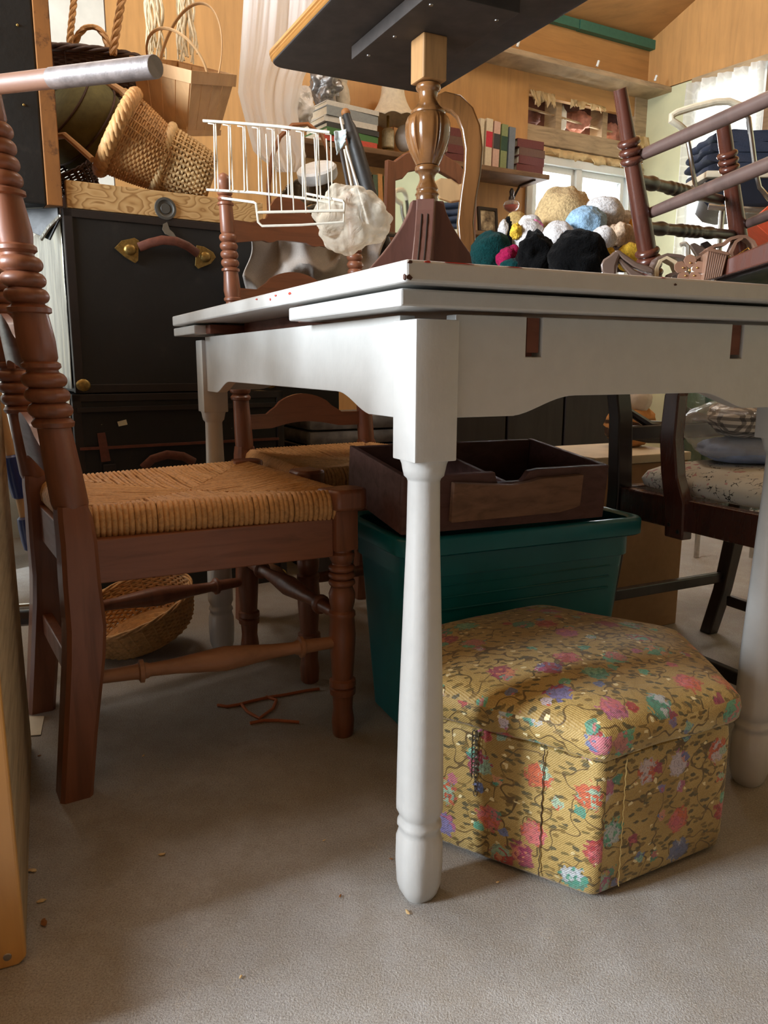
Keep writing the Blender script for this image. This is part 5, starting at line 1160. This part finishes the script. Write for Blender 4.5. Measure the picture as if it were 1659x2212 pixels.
m = MB(); c = Q(688, 372, 2.52); m.lathe([(0, .058), (.008, .062), (.03, .062), (.036, .056), (.038, 0)], c - Vector((0, 0, .02)), c + Vector((-.15, -.5, .8)), 28); m.build('lid', plain('white_plastic_lid', sr(226, 228, 226), .35), bw)
# dark tapered post and metal rails leaning behind the rack
dp = thing('tapered_post', 'black tapered post with round wooden knob leaning behind the wire rack', 'post', Q(850, 610, 2.40))
d0, d1 = Q(862, 640, 2.40), Q(748, 248, 2.48)
m = MB(); L = (d1-d0).length; m.lathe([(0, .020), (L*.5, .023), (L*.8, .022), (L*.93, .018), (L*.96, .013), (L, .012)], d0, d1, 18); m.build('shaft', M['hide'], dp)
m = MB(); m.ball(d1 + (d1-d0).normalized()*.006, (.014, .014, .013), 14, 10); m.build('knob', M['scuffed'], dp)
m = MB(); m.tube([d0 + Vector((-.028, -.012, 0)), d0.lerp(d1, .8) + Vector((-.029, -.012, 0)), d1 + Vector((-.017, -.01, -.01))], .004, 6); m.build('white_edge_strip', M['wire'], dp)
fr2 = thing('folded_stand', 'folded black and silver metal frame beside the leaning black post', 'frame', Q(790, 560, 2.46))
for k in range(4):
    m = MB(); m.tube([Q(735 + k*9, 320 + k*3, 2.52), Q(782 + k*9, 560, 2.46)], .0042 if k % 2 else .0055, 6); m.build('bar', M['wire'] if k % 2 else M['black_wood'], fr2)
def rag(u_, v_): return Q(722 + 26*u_ + v_*6*(1-u_), 285 + 50*v_*(1-.5*u_) - 6*u_, 2.45 + .01*math.sin(u_*5))
o = cloth(rag, 10, 14, .006, (3, 4), 7.1, plain('pale_blue_white_rag', sr(190, 200, 200), .8), 'rag'); tag(o, 'pale blue-white rag hanging on the folded frame', 'rag')
# mirror in a shaped reddish frame
mrx = Frame((Q(835, 520, 2.75).x, 2.75), 53); mr = thing('framed_mirror', 'mirror in a shaped reddish-brown wooden frame behind the pedestal table', 'mirror', mrx.p(.17, 0, .95))
def mh(x, y): return mrx.hit(x, y, 0)
aM0, zM0 = mh(832, 355); aM1, _ = mh(1030, 420); zt2 = mh(925, 345)[1]; wM = aM1 - aM0
out_ = [(aM0, .95), (aM1, .95), (aM1, zM0), (aM1-.04, zM0+.012), (aM1-.09, zM0+.05), (aM0+wM*.5, zM0+.085), (aM0+.09, zM0+.05), (aM0+.04, zM0+.016), (aM0+.012, zM0+.018)]
in_ = [(aM0+.045, .99), (aM1-.045, .99), (aM1-.045, zM0-.05), (aM1-.075, zM0-.035), (aM1-.10, zM0-.01), (aM0+wM*.5, zM0+.02), (aM0+.10, zM0-.01), (aM0+.075, zM0-.035), (aM0+.045, zM0-.045)]
m = MB(mrx.M()); R0 = m.ring([(a, 0, z) for a, z in out_]); R1 = m.ring([(a, 0, z) for a, z in in_]); R2 = m.ring([(a, .02, z) for a, z in in_]); R3 = m.ring([(a, .02, z) for a, z in out_]); m.skin([R0, R1, R2, R3], wrap=True); m.build('frame', M['chair'], mr, bevel=.003, smooth=False)
mm_ = NT('mirror_glass'); mm_.col((.85, .88, .84)); mm_.rough(.03); mm_.set(Metallic=1.0)
m = MB(mrx.M()); m.prism(in_, (0, .010, 0), X, Z, (0, .004, 0)); m.build('mirror_pane', mm_.m, mr, smooth=False)
# curved wooden support
cv = thing('curved_support', 'S-curved walnut mirror support standing on the white table beside the pedestal', 'support', Q(1030, 660, 1.78))
P = [(938, 232), (945, 222), (962, 216), (985, 222), (1005, 242), (1018, 275), (1024, 320), (1021, 370), (1012, 425), (1006, 480), (1010, 530), (1024, 570), (1045, 610), (1060, 650)]; W_ = [11, 17, 20, 21, 21, 21, 20, 19, 18, 18, 18, 20, 22, 24]
m = MB(); rg = []
for i, (x, y) in enumerate(P):
    a, b2 = P[max(0, i-1)], P[min(len(P)-1, i+1)]; dx, dy = b2[0]-a[0], b2[1]-a[1]; L = math.hypot(dx, dy); nx_, ny_ = -dy/L*W_[i], dx/L*W_[i]; q0, q1 = Q(x+nx_, y+ny_, 1.78), Q(x-nx_, y-ny_, 1.78); dpth = Vector((.0, .022, 0)); rg.append(m.ring([q0, q1, q1+dpth, q0+dpth]))
m.skin(rg); m.build('curved_bar', M['walnut'], cv, bevel=.004, split=40)
P = [(938, 392), (952, 384), (975, 386), (992, 398), (1008, 392), (1014, 420), (1000, 432), (975, 436), (950, 428), (938, 412)]
m = MB(); q0 = [Q(x, y, 1.79) for x, y in P]; m.skin([m.ring(q0), m.ring([q + Vector((0, .018, 0)) for q in q0])]); m.build('scroll_bracket', M['splint'], cv, bevel=.003, smooth=False)
# ------------------------------------------------------------------ plush toys in a pile on the table
def plush(name, label, parts, base_z=.7605):
    c = parts[0][1]; t = thing(name, label, 'plush toy', (c.x, c.y, base_z))
    for i, (nm, c_, r, mat, seed, amp) in enumerate(parts): crumple(c_, tuple(x*1.08 for x in r), amp*1.4, seed, 44, 30, 3).build(nm, mat, t)
    return t
F_ = {k: fur(k, c) for k, c in {'curly_tan_fur': sr(206, 176, 128), 'white_plush_fur': sr(226, 222, 220), 'sky_blue_fleece': sr(158, 192, 220), 'black_plush_fur': sr(9, 9, 10), 'dark_green_fleece': sr(14, 56, 56), 'magenta_fleece': sr(150, 26, 70), 'yellow_felt': sr(240, 196, 70), 'pink_felt': sr(232, 140, 180), 'beige_fleece': sr(208, 180, 152), 'red_felt': sr(208, 30, 60), 'mustard_plush': sr(196, 164, 104), 'orange_felt': sr(220, 146, 50), 'brown_plush': sr(70, 52, 44)}.items()}
TT = .7605
plush('curly_bear', 'curly tan fur bear at the top of the plush toy pile', [('body', Q(1215, 488, 1.50), (.052, .05, .060), F_['curly_tan_fur'], 3, .12), ('head', Q(1212, 455, 1.50), (.034, .035, .028), F_['curly_tan_fur'], 9, .15)])
plush('bonnet_doll', 'white plush with a pale blue fleece bonnet beside the curly bear', [('head', Q(1300, 468, 1.47), (.036, .036, .032), F_['white_plush_fur'], 5, .06), ('bonnet', Q(1266, 486, 1.42), (.032, .03, .028), F_['sky_blue_fleece'], 7, .12), ('collar', Q(1245, 515, 1.42), (.05, .03, .015), F_['sky_blue_fleece'], 11, .12), ('nose', Q(1303, 516, 1.36), (.020, .02, .019), F_['white_plush_fur'], 8, .05)])
plush('white_lamb', 'white plush arm and shoulder at the right end of the toy pile', [('body', Q(1345, 490, 1.50), (.035, .03, .025), F_['white_plush_fur'], 15, .1), ('beak', Q(1366, 498, 1.46), (.008, .012, .018), F_['orange_felt'], 3, .1)])
plush('beige_paw_toy', 'beige fleece paw-shaped toy beneath the white plush arm', [('body', Q(1342, 528, 1.44), (.030, .03, .030), F_['beige_fleece'], 17, .1), ('paw', Q(1325, 508, 1.41), (.014, .016, .017), F_['beige_fleece'], 18, .06), ('paw', Q(1340, 505, 1.40), (.013, .016, .018), F_['beige_fleece'], 19, .06), ('paw', Q(1354, 509, 1.41), (.012, .016, .017), F_['beige_fleece'], 20, .06)])
plush('grey_white_toy', 'greyish white round plush with a red tie in the middle of the pile', [('body', Q(1205, 525, 1.40), (.030, .03, .034), F_['white_plush_fur'], 21, .06), ('tie', Q(1190, 568, 1.36), (.007, .01, .02), F_['red_felt'], 2, .1)])
plush('white_bird', 'white round plush bird with pink ears and a yellow beak', [('body', Q(1142, 522, 1.42), (.027, .03, .036), F_['white_plush_fur'], 22, .04), ('head', Q(1145, 486, 1.44), (.020, .022, .016), F_['white_plush_fur'], 24, .06), ('ear', Q(1156, 489, 1.41), (.012, .008, .010), F_['pink_felt'], 25, .15), ('beak', Q(1114, 500, 1.40), (.009, .012, .012), F_['yellow_felt'], 26, .2)])
plush('small_black_toy', 'small shaggy black plush leaning before the white bird', [('body', Q(1156, 556, 1.33), (.028, .028, .036), F_['black_plush_fur'], 28, .2)])
plush('large_black_toy', 'large shaggy black plush at the front of the toy pile', [('body', Q(1248, 562, 1.30), (.042, .036, .042), F_['black_plush_fur'], 29, .14), ('shoulder', Q(1238, 530, 1.32), (.024, .022, .022), F_['black_plush_fur'], 31, .15)])
plush('green_toy', 'dark green fleece toy with magenta scarf at the left end of the pile', [('body', Q(1062, 545, 1.42), (.034, .034, .034), F_['dark_green_fleece'], 32, .08), ('scarf', Q(1100, 560, 1.38), (.018, .014, .020), F_['magenta_fleece'], 33, .2), ('foot', Q(1112, 578, 1.36), (.025, .02, .014), F_['dark_green_fleece'], 34, .08)])
plush('mustard_toy', 'mustard plush head peeking behind the white bird', [('head', Q(1116, 486, 1.54), (.020, .022, .022), F_['mustard_plush'], 36, .08), ('body', Q(1100, 515, 1.54), (.020, .022, .036), F_['black_plush_fur'], 37, .08), ('collar', Q(1088, 500, 1.53), (.010, .012, .020), F_['white_plush_fur'], 38, .1)])
plush('yellow_foot_toy', 'dark brown plush with two yellow felt feet behind the high-heeled shoe', [('body', Q(1335, 548, 1.44), (.045, .03, .03), F_['brown_plush'], 39, .08), ('foot', Q(1306, 556, 1.36), (.017, .014, .019), F_['yellow_felt'], 40, .08), ('foot', Q(1362, 556, 1.36), (.022, .014, .022), F_['yellow_felt'], 42, .08)])
# ------------------------------------------------------------------ shoes on the table edge
M['taupe'] = plain('taupe_patent_leather', sr(104, 86, 76), .3, var=.1); M['tan'] = plain('tan_sandal_leather', sr(132, 98, 78), .45, var=.12); M['insole'] = plain('beige_insole', sr(206, 186, 150), .7); M['gold'] = plain('gold_metal', sr(230, 190, 110), .25, metal=1)
def strap(par, pts, w, mat, name='strap', Y=None, th=.0022, depth=None):
    m = MB(); rg = []
    dv = Vector(depth or (.004, .03, .0)).normalized()*w
    for (x, y, *z) in pts: p = Q(x, y, z[0] if z else Y); rg.append(p)
    n = len(rg); R_ = []
    for i, p in enumerate(rg):
        t_ = (rg[min(n-1, i+1)] - rg[max(0, i-1)]).normalized(); nn = t_.cross(dv).normalized()*th; R_.append(m.ring([p-nn, p+dv-nn, p+dv+nn, p+nn]))
    m.skin(R_); return m.build(name, mat, par, split=50)
hs = thing('high_heel_shoe', 'taupe high-heeled shoe with cut-out straps beside the upturned chair leg', 'shoe', Vector((Q(1345, 590, 1.16).x, 1.16, .762)))
def solidpoly(par, poly, Y, depth, mat, name, bev=.0015):
    m = MB(); q0 = [Q(x, y, Y) for x, y in poly]; dv = Vector(depth); m.skin([m.ring(q0), m.ring([q+dv for q in q0])]); return m.build(name, mat, par, bevel=bev, split=35)
solidpoly(hs, [(1300, 590), (1297, 572), (1303, 560), (1318, 550), (1326, 542), (1336, 541), (1342, 548), (1336, 560), (1331, 575), (1330, 600)], 1.165, (.012, .035, 0), M['taupe'], 'heel_counter', .003)
solidpoly(hs, [(1326, 541), (1338, 540), (1352, 550), (1375, 566), (1400, 574), (1412, 580), (1412, 590), (1392, 586), (1368, 576), (1346, 560), (1336, 550)], 1.165, (.010, .03, 0), M['taupe'], 'upper_strap', .002)
solidpoly(hs, [(1340, 556), (1350, 565), (1370, 582), (1395, 595), (1412, 600), (1412, 612), (1380, 612), (1362, 596), (1344, 575), (1334, 562)], 1.168, (.010, .03, 0), M['taupe'], 'lower_strap', .002)
solidpoly(hs, [(1330, 600), (1332, 612), (1420, 622), (1420, 612), (1380, 606)], 1.165, (.010, .035, 0), M['insole'], 'sole', .001)
sd = thing('cutout_sandal', 'tan cut-out sandal with pale insole right of the chair leg', 'shoe', Vector((Q(1430, 595, 1.2).x, 1.2, .762)))
strap(sd, [(1420, 612), (1420, 580), (1428, 562), (1440, 556), (1460, 566), (1470, 590), (1474, 612)], .035, M['insole'], 'insole_loop', 1.20)
strap(sd, [(1416, 612), (1416, 575), (1424, 556), (1442, 550), (1470, 553), (1494, 562)], .05, M['taupe'], 'upper', 1.21)
strap(sd, [(1440, 612), (1450, 592), (1462, 590), (1470, 600)], .03, M['taupe'], 'toe_strap', 1.19)
fs = thing('flower_sandal', 'tan leather sandal strap with a riveted leather flower', 'shoe', Vector((Q(1490, 595, 1.15).x, 1.15, .762)))
fc = Q(1488, 586, 1.145); B_ = basis((-.15, -.95, .2), (0, 0, 1))
for k in range(5):
    a = 2*math.pi*k/5 + .3; m = MB(Matrix.Translation(fc) @ B_.to_4x4() @ Matrix.Rotation(a, 4, 'Z')); poly = [(.003, 0), (.007, -.006), (.014, -.009), (.020, -.006), (.0225, 0), (.020, .006), (.014, .009), (.007, .006)]
    A = m.ring([(x, y, .002 + .10*x) for x, y in poly]); Bq = m.ring([(x, y, .0042 + .10*x) for x, y in poly]); m.skin([A, Bq]); pt_ = m.build('petal', M['tan'], fs, bevel=.0006, smooth=False)
    k2 = MB(Matrix.Translation(fc) @ B_.to_4x4() @ Matrix.Rotation(a, 4, 'Z')); k2.ball((.010, 0, .0062), .0014, 8, 6); k2.build('stud', M['gold'], pt_)
m = MB(Matrix.Translation(fc) @ B_.to_4x4()); m.ball((0, 0, .005), (.0022, .0022, .0015), 8, 6); m.build('stud', M['gold'], fs)
strap(fs, [(1500, 612), (1512, 588), (1520, 568), (1515, 552), (1500, 560)], .03, M['tan'], 'strap', 1.17)
ws = thing('wedge_sandal', 'brown wedge sandal with ribbed stacked heel and gold buckle strap', 'shoe', Vector((Q(1550, 595, 1.12).x, 1.12, .762)))
q0, q1, q2, q3 = (1519, 606), (1530, 538), (1572, 549), (1560, 596)
for k in range(9):
    f0, f1 = k/9, (k+.86)/9
    def ip(f, a, b): return (a[0]+(b[0]-a[0])*f, a[1]+(b[1]-a[1])*f)
    solidpoly(ws, [ip(f0, q0, q3), ip(f1, q0, q3), ip(f1, q1, q2), ip(f0, q1, q2)], 1.115, (.008, .04, 0), M['tan'], 'heel_layer', .0006)
solidpoly(ws, [(1524, 538), (1532, 534), (1574, 545), (1580, 550), (1572, 551), (1530, 541)], 1.11, (.01, .05, 0), M['tan'], 'insole_edge', .001)
strap(ws, [(1530, 538), (1545, 530), (1566, 527), (1580, 515), (1596, 511), (1612, 511), (1628, 522), (1637, 540), (1632, 560), (1612, 572), (1590, 570), (1583, 560), (1580, 545), (1590, 522), (1604, 513)], .022, M['tan'], 'ankle_strap', 1.14)
strap(ws, [(1574, 552), (1584, 566), (1592, 574), (1615, 574), (1640, 568)], .03, M['insole'], 'insole', 1.13)
def frame4(par, c, w, h, r, mat, rot=0.0):
    B2 = basis((-.2, -.95, .2), (0, 0, 1)); m = MB(Matrix.Translation(c) @ B2.to_4x4() @ Matrix.Rotation(rot, 4, 'Z')); m.tube([(-w, -h, 0), (w, -h, 0), (w, h, 0), (-w, h, 0)], r, 6, closed=True); m.tube([(0, -h, 0), (0, h, .001)], r*.8, 6); return m.build('buckle', mat, par)
frame4(ws, Q(1611, 553, 1.12), .0085, .0075, .0012, M['gold'], .6)
# things further along the table: hooks, cards, a red folder and a blue strap
M['navy'] = plain('navy_denim', sr(36, 44, 62), .85, bump=.3, bscale=300, var=.3)
dk2 = thing('dark_pumps', 'pair of dark shoes standing behind the flower sandal', 'shoe', Vector((Q(1520, 560, 1.42).x, 1.42, .762)))
solidpoly(dk2, [(1490, 528), (1500, 524), (1520, 534), (1545, 552), (1548, 640), (1530, 640), (1510, 560)], 1.42, (.02, .05, 0), M['taupe'], 'upper'); solidpoly(dk2, [(1512, 526), (1528, 520), (1545, 536), (1560, 548), (1560, 640), (1548, 640), (1530, 552)], 1.46, (.02, .05, 0), M['black_wood'], 'upper')
m = MB(); m.tube([Q(1470, 529, 1.5), Q(1480, 526, 1.5), Q(1486, 532, 1.5), Q(1487, 560, 1.5), Q(1488, 645, 1.5)], .0042, 6); tag(m.build('metal_hook', M['wire']), 'bent pale metal hook standing up behind the shoes', 'hook')
m = MB(); m.prism([(0, 0), (.20, 0), (.20, .018), (0, .018)], Q(1618, 580, 1.36), (.75, -.35, .35), (.3, .5, .4), (.0, .02, -.02)); tag(m.build('blue_folder', plain('blue_card', sr(78, 110, 172), .5), bevel=.001), 'blue folder leaning behind the sandals at the right edge', 'folder')
m = MB(); m.prism([(0, 0), (.14, -.10), (.155, -.08), (.03, .03)], Q(1625, 478, 1.62), (1, .1, 0), (0, 0, 1), (.03, .12, 0)); tag(m.build('red_box', plain('orange_red_card', sr(206, 84, 52), .5), bevel=.001), 'orange-red box lid leaning at the right edge beneath the jeans', 'box')
# ------------------------------------------------------------------ chrome stacking chair with folded jeans
M['chrome'] = plain('worn_chrome', (.62, .61, .58), .22, metal=1, var=.15); M['vinylpad'] = plain('dark_navy_vinyl', sr(28, 34, 46), .4, bump=.2, bscale=40)
cc = thing('chrome_chair', 'chrome tube chair with dark vinyl seat and cream plastic-covered back rail', 'chair', Vector((Q(1570, 500, 2.7).x, 2.7, .76)))
YC = 2.55
m = MB(); m.tube([Q(1481, 283, YC+.02), Q(1466, 270, YC), Q(1450, 260, YC), Q(1451, 250, YC), Q(1462, 243, YC), Q(1500, 231, YC), Q(1547, 220, YC), Q(1575, 219, YC), Q(1598, 228, YC), Q(1606, 240, YC)], .0105, 10); m.build('back_rail', plain('cream_tube_cover', sr(214, 204, 180), .5), cc)
m = MB(); m.tube([Q(1481, 282, YC+.02), Q(1487, 310, YC+.02), Q(1494, 350, YC+.03), Q(1501, 395, YC+.05), Q(1508, 420, YC+.1), Q(1530, 440, YC+.2)], .007, 8); m.build('side_tube', M['chrome'], cc)
m = MB(); m.tube([Q(1605, 238, YC), Q(1617, 256, YC), Q(1623, 300, YC), Q(1632, 370, YC), Q(1640, 405, YC), Q(1662, 430, YC), Q(1700, 440, YC)], .008, 8); m.build('side_tube', M['chrome'], cc)
m = MB(); P = [(1508, 420), (1512, 400), (1522, 388), (1560, 382), (1700, 378), (1705, 436), (1660, 446), (1560, 452), (1530, 445)]; q0 = [Q(x, y, YC+.07) for x, y in P]; m.skin([m.ring(q0), m.ring([q + Vector((.1, .3, 0)) for q in q0])]); m.build('seat_pad', M['vinylpad'], cc, bevel=.012)
m = MB(); q0 = Q(1527, 378, YC+.06); m.ab((q0.x, q0.y, q0.z-.006), (q0.x+.30, q0.y+.28, q0.z+.014), bev=.004); m.build('seat_board', M['card_pale'], cc)
m = MB(); m.tube([Q(1530, 446, YC+.05), Q(1600, 452, YC+.02), Q(1645, 455, YC+.02), Q(1700, 452, YC)], .010, 8); m.build('seat_tube', M['chrome'], cc)
for (x0, y0, x1, y1) in ((1560, 450, 1575, 1130), (1690, 452, 1720, 1110)):
    a, b2 = Q(x0, y0, YC+.08), Q(x0+6, y0, YC+.05); b2.z = .0; m = MB(); m.tube([a, b2], .009, 8); m.build('leg', M['chrome'], cc)
cc.location.z = 0; 
for ch_ in cc.children:
    ch_.data.transform(Matrix.Translation((0, 0, .76)))
js = thing('jeans', 'bottom folded navy jeans of the stack on the chrome chair', 'jeans', Q(1590, 372, YC+.1), 'folded navy jeans stack')
js_l = ['second folded navy jeans in the stack on the chrome chair', 'third folded navy jeans in the stack on the chrome chair', 'topmost folded navy jeans in the stack on the chrome chair']
q0 = Q(1532, 366, YC+.09); zj = q0.z - .004
def jean(z_, th, dx, seed, tt):
    m = MB()
    def prof(u_, v_):
        a = 2*math.pi*v_; x = q0.x + dx + .13 + math.copysign(abs(math.cos(a))**.45, math.cos(a))*.125; z = z_ + th/2 + math.copysign(abs(math.sin(a))**.7, math.sin(a))*th/2
        y = q0.y + .02 + u_*.20; p = Vector((x, y, z)); return p + Vector((nz(p, 20, seed)*.012, nz(p, 14, seed+3)*.014, nz(p, 22, seed+5)*.004))
    m.grid(prof, 10, 36); bmesh.ops.remove_doubles(m.bm, verts=m.bm.verts, dist=.0002); m.bm.edges.ensure_lookup_table()
    bd = [e_ for e_ in m.bm.edges if e_.is_boundary]; bmesh.ops.holes_fill(m.bm, edges=bd); m.build('folded_denim', M['navy'], tt, split=70)
jean(zj, .030, .0, 1, js); zj += .031
for k, lb in enumerate(js_l):
    t2 = thing('jeans', lb, 'jeans', (q0.x+.12, q0.y+.1, zj), 'folded navy jeans stack'); jean(zj, .030 + .006*(k == 2), (-.008, -.002, .01)[k], 5+k*3, t2); zj += .031
# lace curtain in the gable window
def cur2(u_, v_): return WR.p(.262 + .40*u_, -.03 - .018*math.sin(u_*30 + 2*math.sin(v_*3)) - .01*math.sin(u_*61), 2.02 - 1.1*v_)
o = uvgrid(cur2, 120, 40, 'lace_curtain', lace('scalloped_white_lace', (.86, .85, .80), .86, 'net'), .5, 1.4); tag(o, 'sheer white lace curtain covering the gable window at the right', 'curtain')
# ------------------------------------------------------------------ left side: rod, pine cabinet, broom, cart rails
r0, r1 = Q(336, 144, .80), Q(0, 182, .92); dr0 = (r1-r0).normalized(); tt_ = -((r0 - WB.o).dot(WB.v))/dr0.dot(WB.v); r2 = r0 + dr0*(tt_-.002)
rod = thing('hanging_rod', 'long round wooden rod with grey taped end reaching in at the upper left', 'rod', r0)
m = MB(); m.lathe([(0, .0100), (.001, .0104), (.15, .0104)], r0, r1, 20); m.build('grey_tube_end', plain('scuffed_grey_tape', sr(132, 124, 122), .5, metal=.3, bump=.4, bscale=70, var=.3), rod)
m = MB(); m.lathe([(.1505, .0098), ((r2-r0).length, .0098)], r0, r2, 16); m.build('wooden_rod', wood('pinkish_brown_wood', sr(140, 104, 86), .25, (10, 40, 40), .5), rod)
PC = Frame((-.397, .752), 66.5); pc_ = thing('pine_cabinet', 'varnished yellow pine cabinet side cut off by the left edge of the photo', 'cabinet', PC.p(-.17, .25))
M['yellowpine'] = wood('varnished_yellow_pine', sr(214, 158, 86), .25, (30, 30, 2.5), .35, .08, .3)
m = MB(PC.M()); m.prism(rrect(-.34, 0, .0, .52, .012, 0)[0:0] or [(-.34, .012), (-.34, .78), (-.008, .78), (0, .772), (0, .008), (-.008, .0), (-.332, .0), (-.34, .008)], (0, 0, 0), X, Z, (0, .018, 0)); fb = m.build('front_panel', M['yellowpine'], pc_, bevel=.003, smooth=False)
m = MB(PC.M()); m.ab((-.014, .0185, .004), (-.001, .54, .777)); m.build('side_panel', M['oldboard'], pc_, bevel=.002, smooth=False)
m = MB(PC.M()); m.ab((-.338, .0185, .762), (-.0145, .54, .777)); m.build('top_panel', M['yellowpine'], pc_, smooth=False)
m = MB(PC.M()); m.ab((-.338, .0185, .004), (-.324, .54, .761)); m.build('side_panel', M['oldboard'], pc_, smooth=False)
m = MB(PC.M()); m.ab((-.33, -.120, .03), (-.11, -.104, .17)); m.ab((-.33, -.104, .03), (-.318, -.001, .16)); m.ab((-.122, -.104, .03), (-.11, -.001, .16)); m.ab((-.318, -.104, .03), (-.122, -.001, .036)); m.build('shadow_caster_tray', M['yellowpine'], pc_, smooth=False)  # tray added outside the view to throw a shadow on the foreground floor
k = MB(PC.M()); sa, sz = PC.hit(16, 2067, 0); k.lathe([(0, .0045), (.0012, .004)], (sa, -.0002, sz), (sa, -.01, sz), 12); k.build('screw', M['screw'], fb)
bt, bb = Q(-14, 820, 1.66), G(118, 1400)
br_ = thing('broom', 'leaning broom handle with blue grip sleeves behind the left chair', 'broom', bb)
m = MB(); m.lathe([(0, .0105), ((bt-bb).length, .0105)], bb, bt, 14); m.build('handle', M['splint'], br_)
dB = (bt-bb).normalized(); 
def on(py): 
    best = min((abs((CAM_H*0 + 0)) for _ in [0])); lo, hi = 0.0, (bt-bb).length
    for _ in range(40):
        mid = (lo+hi)/2; p = bb + dB*mid; u_ = p.z - CAM_H; f = p.y*math.cos(PITCH) - u_*math.sin(PITCH); w_ = p.y*math.sin(PITCH) + u_*math.cos(PITCH); y = H0/2 - FPX*w_/f
        if y > py: lo = mid
        else: hi = mid
    return lo
for ya, yb in ((1078, 985), (1190, 1118)):
    ta, tb = on(ya), on(yb); m = MB(); m.lathe([(ta, .0125), (ta+.004, .0165), (ta+(tb-ta)*.3, .0185), (ta+(tb-ta)*.7, .0185), (tb-.004, .017), (tb, .0125)], bb, bt, 16); m.build('blue_sleeve', plain('blue_plastic_sleeve', sr(34, 50, 110), .35) if 'bs' not in M else M['bs'], br_); M['bs'] = bpy.data.materials['blue_plastic_sleeve']
ct = thing('folding_cart', 'black metal cart frame with thin silver rail low behind the left chair', 'cart', Vector((-1.1, 1.45, 0)))
for (z_, r_, mt, y_) in ((.205, .006, 'chrome', 1.52), (.155, .017, 'black_wood', 1.52)):
    yy = 1303 if z_ > .2 else 1328; p1 = Q(150, yy, 1.56); p0 = Q(-60, yy + 14, 1.52); p0 = p1 + (p0-p1)*2.6; p2 = p1 + (p1-p0).normalized()*.015; m = MB(); m.tube([p0, p2], r_, 8); m.build('rail', M[mt], ct)
for f in (0.15, .6):
    p = p0.lerp(p2, f); m = MB(); m.tube([p, (p.x, p.y, 0)], .012, 8); m.build('leg', M['black_wood'], ct)
m = MB(); m.ab((-1.75, 1.02, .16), (-1.02, 1.50, 1.0), bev=.01); m.build('shadow_caster_box', M['hide'], ct)  # unseen box added to shade the floor and the table's far leg
GB = Frame((-1.2, 2.40), 58); m = MB(GB.M()); m.ab((-.6, 0, 0), (0, .25, .52), bev=.006); tag(m.build('metal_chest', plain('dull_grey_metal', sr(84, 86, 86), .45, metal=.4, bump=.2, bscale=8, var=.3)), 'dull grey metal chest on the floor at the far left behind the broom', 'chest')
# ------------------------------------------------------------------ small things on the floor
t, MX = basket('wicker_basket', 'oval shallow wicker basket on the floor under the left chair', Vector((-.585, 1.70, .112)), (-.28, -.34, .9), .15, .112, .085, M['wick'], hint=(0, 1, 0), rows=16, stakes=34, flare=.72, rim=.006, rimrope=3, wr=.0036, rimmat=M['wick'])
P = [G(x, y, .0015) for x, y in ((-20, 1550), (96, 1548), (88, 1588), (-20, 1596))]; m = MB(); m.skin([m.ring(P), m.ring([p + Vector((0, 0, .0012)) for p in P])]); tag(m.build('paper_scrap', M['card_pale'], smooth=False), 'pale card scrap lying on the floor between cabinet and chair', 'paper')
M['string'] = plain('orange_brown_string', sr(176, 102, 66), .85, bump=.4, bscale=300)
st_ = thing('string', 'loose orange-brown string curled on the floor under the left chair', 'string', G(580, 1530, .001))
for pts in ([(690, 1488), (660, 1492), (620, 1500), (580, 1506), (545, 1514), (515, 1522), (490, 1526), (470, 1523)], [(520, 1520), (535, 1538), (560, 1552), (590, 1530), (597, 1512), (575, 1505)], [(540, 1562), (570, 1556), (600, 1556), (646, 1560)]):
    m = MB(); P = [G(x, y, .003) for x, y in pts]; Pd = []
    for a, b2 in zip(P, P[1:]):
        for q in range(3): Pd.append(a.lerp(b2, q/3))
    m.tube(Pd + [P[-1]], .0030, 6); m.build('strand', M['string'], st_)
rnd = random.Random(8)
for k, (x, y, s_) in enumerate(((85, 1632, 7), (70, 1880, 14), (90, 1945, 12), (95, 1992, 14), (350, 1845, 10), (700, 1815, 5), (845, 1855, 6), (1075, 1905, 6), (880, 1970, 9), (735, 1935, 6), (520, 2110, 6), (310, 1632, 7))):
    c = G(x, y, .002); m = MB(); r_ = s_*.00034; m.ball(c, (r_*1.4, r_*.7, r_*.35), 10, 6, Matrix.Rotation(rnd.uniform(0, 3), 3, 'Z'), lambda d: 1 + .6*nz(d, 3, k))
    tag(m.build('debris', M['torn'] if k % 3 else M['scuffed']), 'tiny dry fluff or leaf crumb lying on the concrete floor', 'debris', 'crumbs scattered on the floor')
m = MB()
for p_, q_ in ((TR.p(.62, .05), 0), (TR.p(.72, -.02), 0)): pass
# folded rugs and a pale board far beneath the table
RG = Frame((Q(655, 960, 2.35).x, 2.35), 63.468)
for k, (z_, lb) in enumerate(((.405, 'lower folded grey patterned rug far under the table'), (.452, 'upper folded grey patterned rug far under the table'))):
    m = MB(RG.M()); m.ab((.025, .01, z_), (.39, .3, z_+.045), bev=.016); tag(m.build('folded_rug', plain('grey_patterned_rug', sr(112, 106, 98), .95, bump=.5, bscale=25, var=.45) if k == 0 else bpy.data.materials['grey_patterned_rug']), lb, 'rug', 'folded rugs under the table')
m = MB(RG.M()); m.ab((.02, .005, 0), (.395, .32, .403), bev=.004); tag(m.build('low_chest', M['dark_panel'], smooth=False), 'low dark chest carrying the folded rugs behind the second chair', 'chest')
m = MB(RG.M()); m.ab((-.42, .70, 0), (.42, .95, .585), bev=.003); o = tag(m.build('black_sideboard', M['hide'], smooth=False), 'long black sideboard with a pale metal strip far behind the second chair', 'sideboard')
m = MB(RG.M()); m.ab((-.42, .693, .578), (.42, .70, .59)); m.build('metal_strip', M['chrome'], o, smooth=False)
for o in bpy.data.objects:
    if '_wo' in o: del o['_wo']
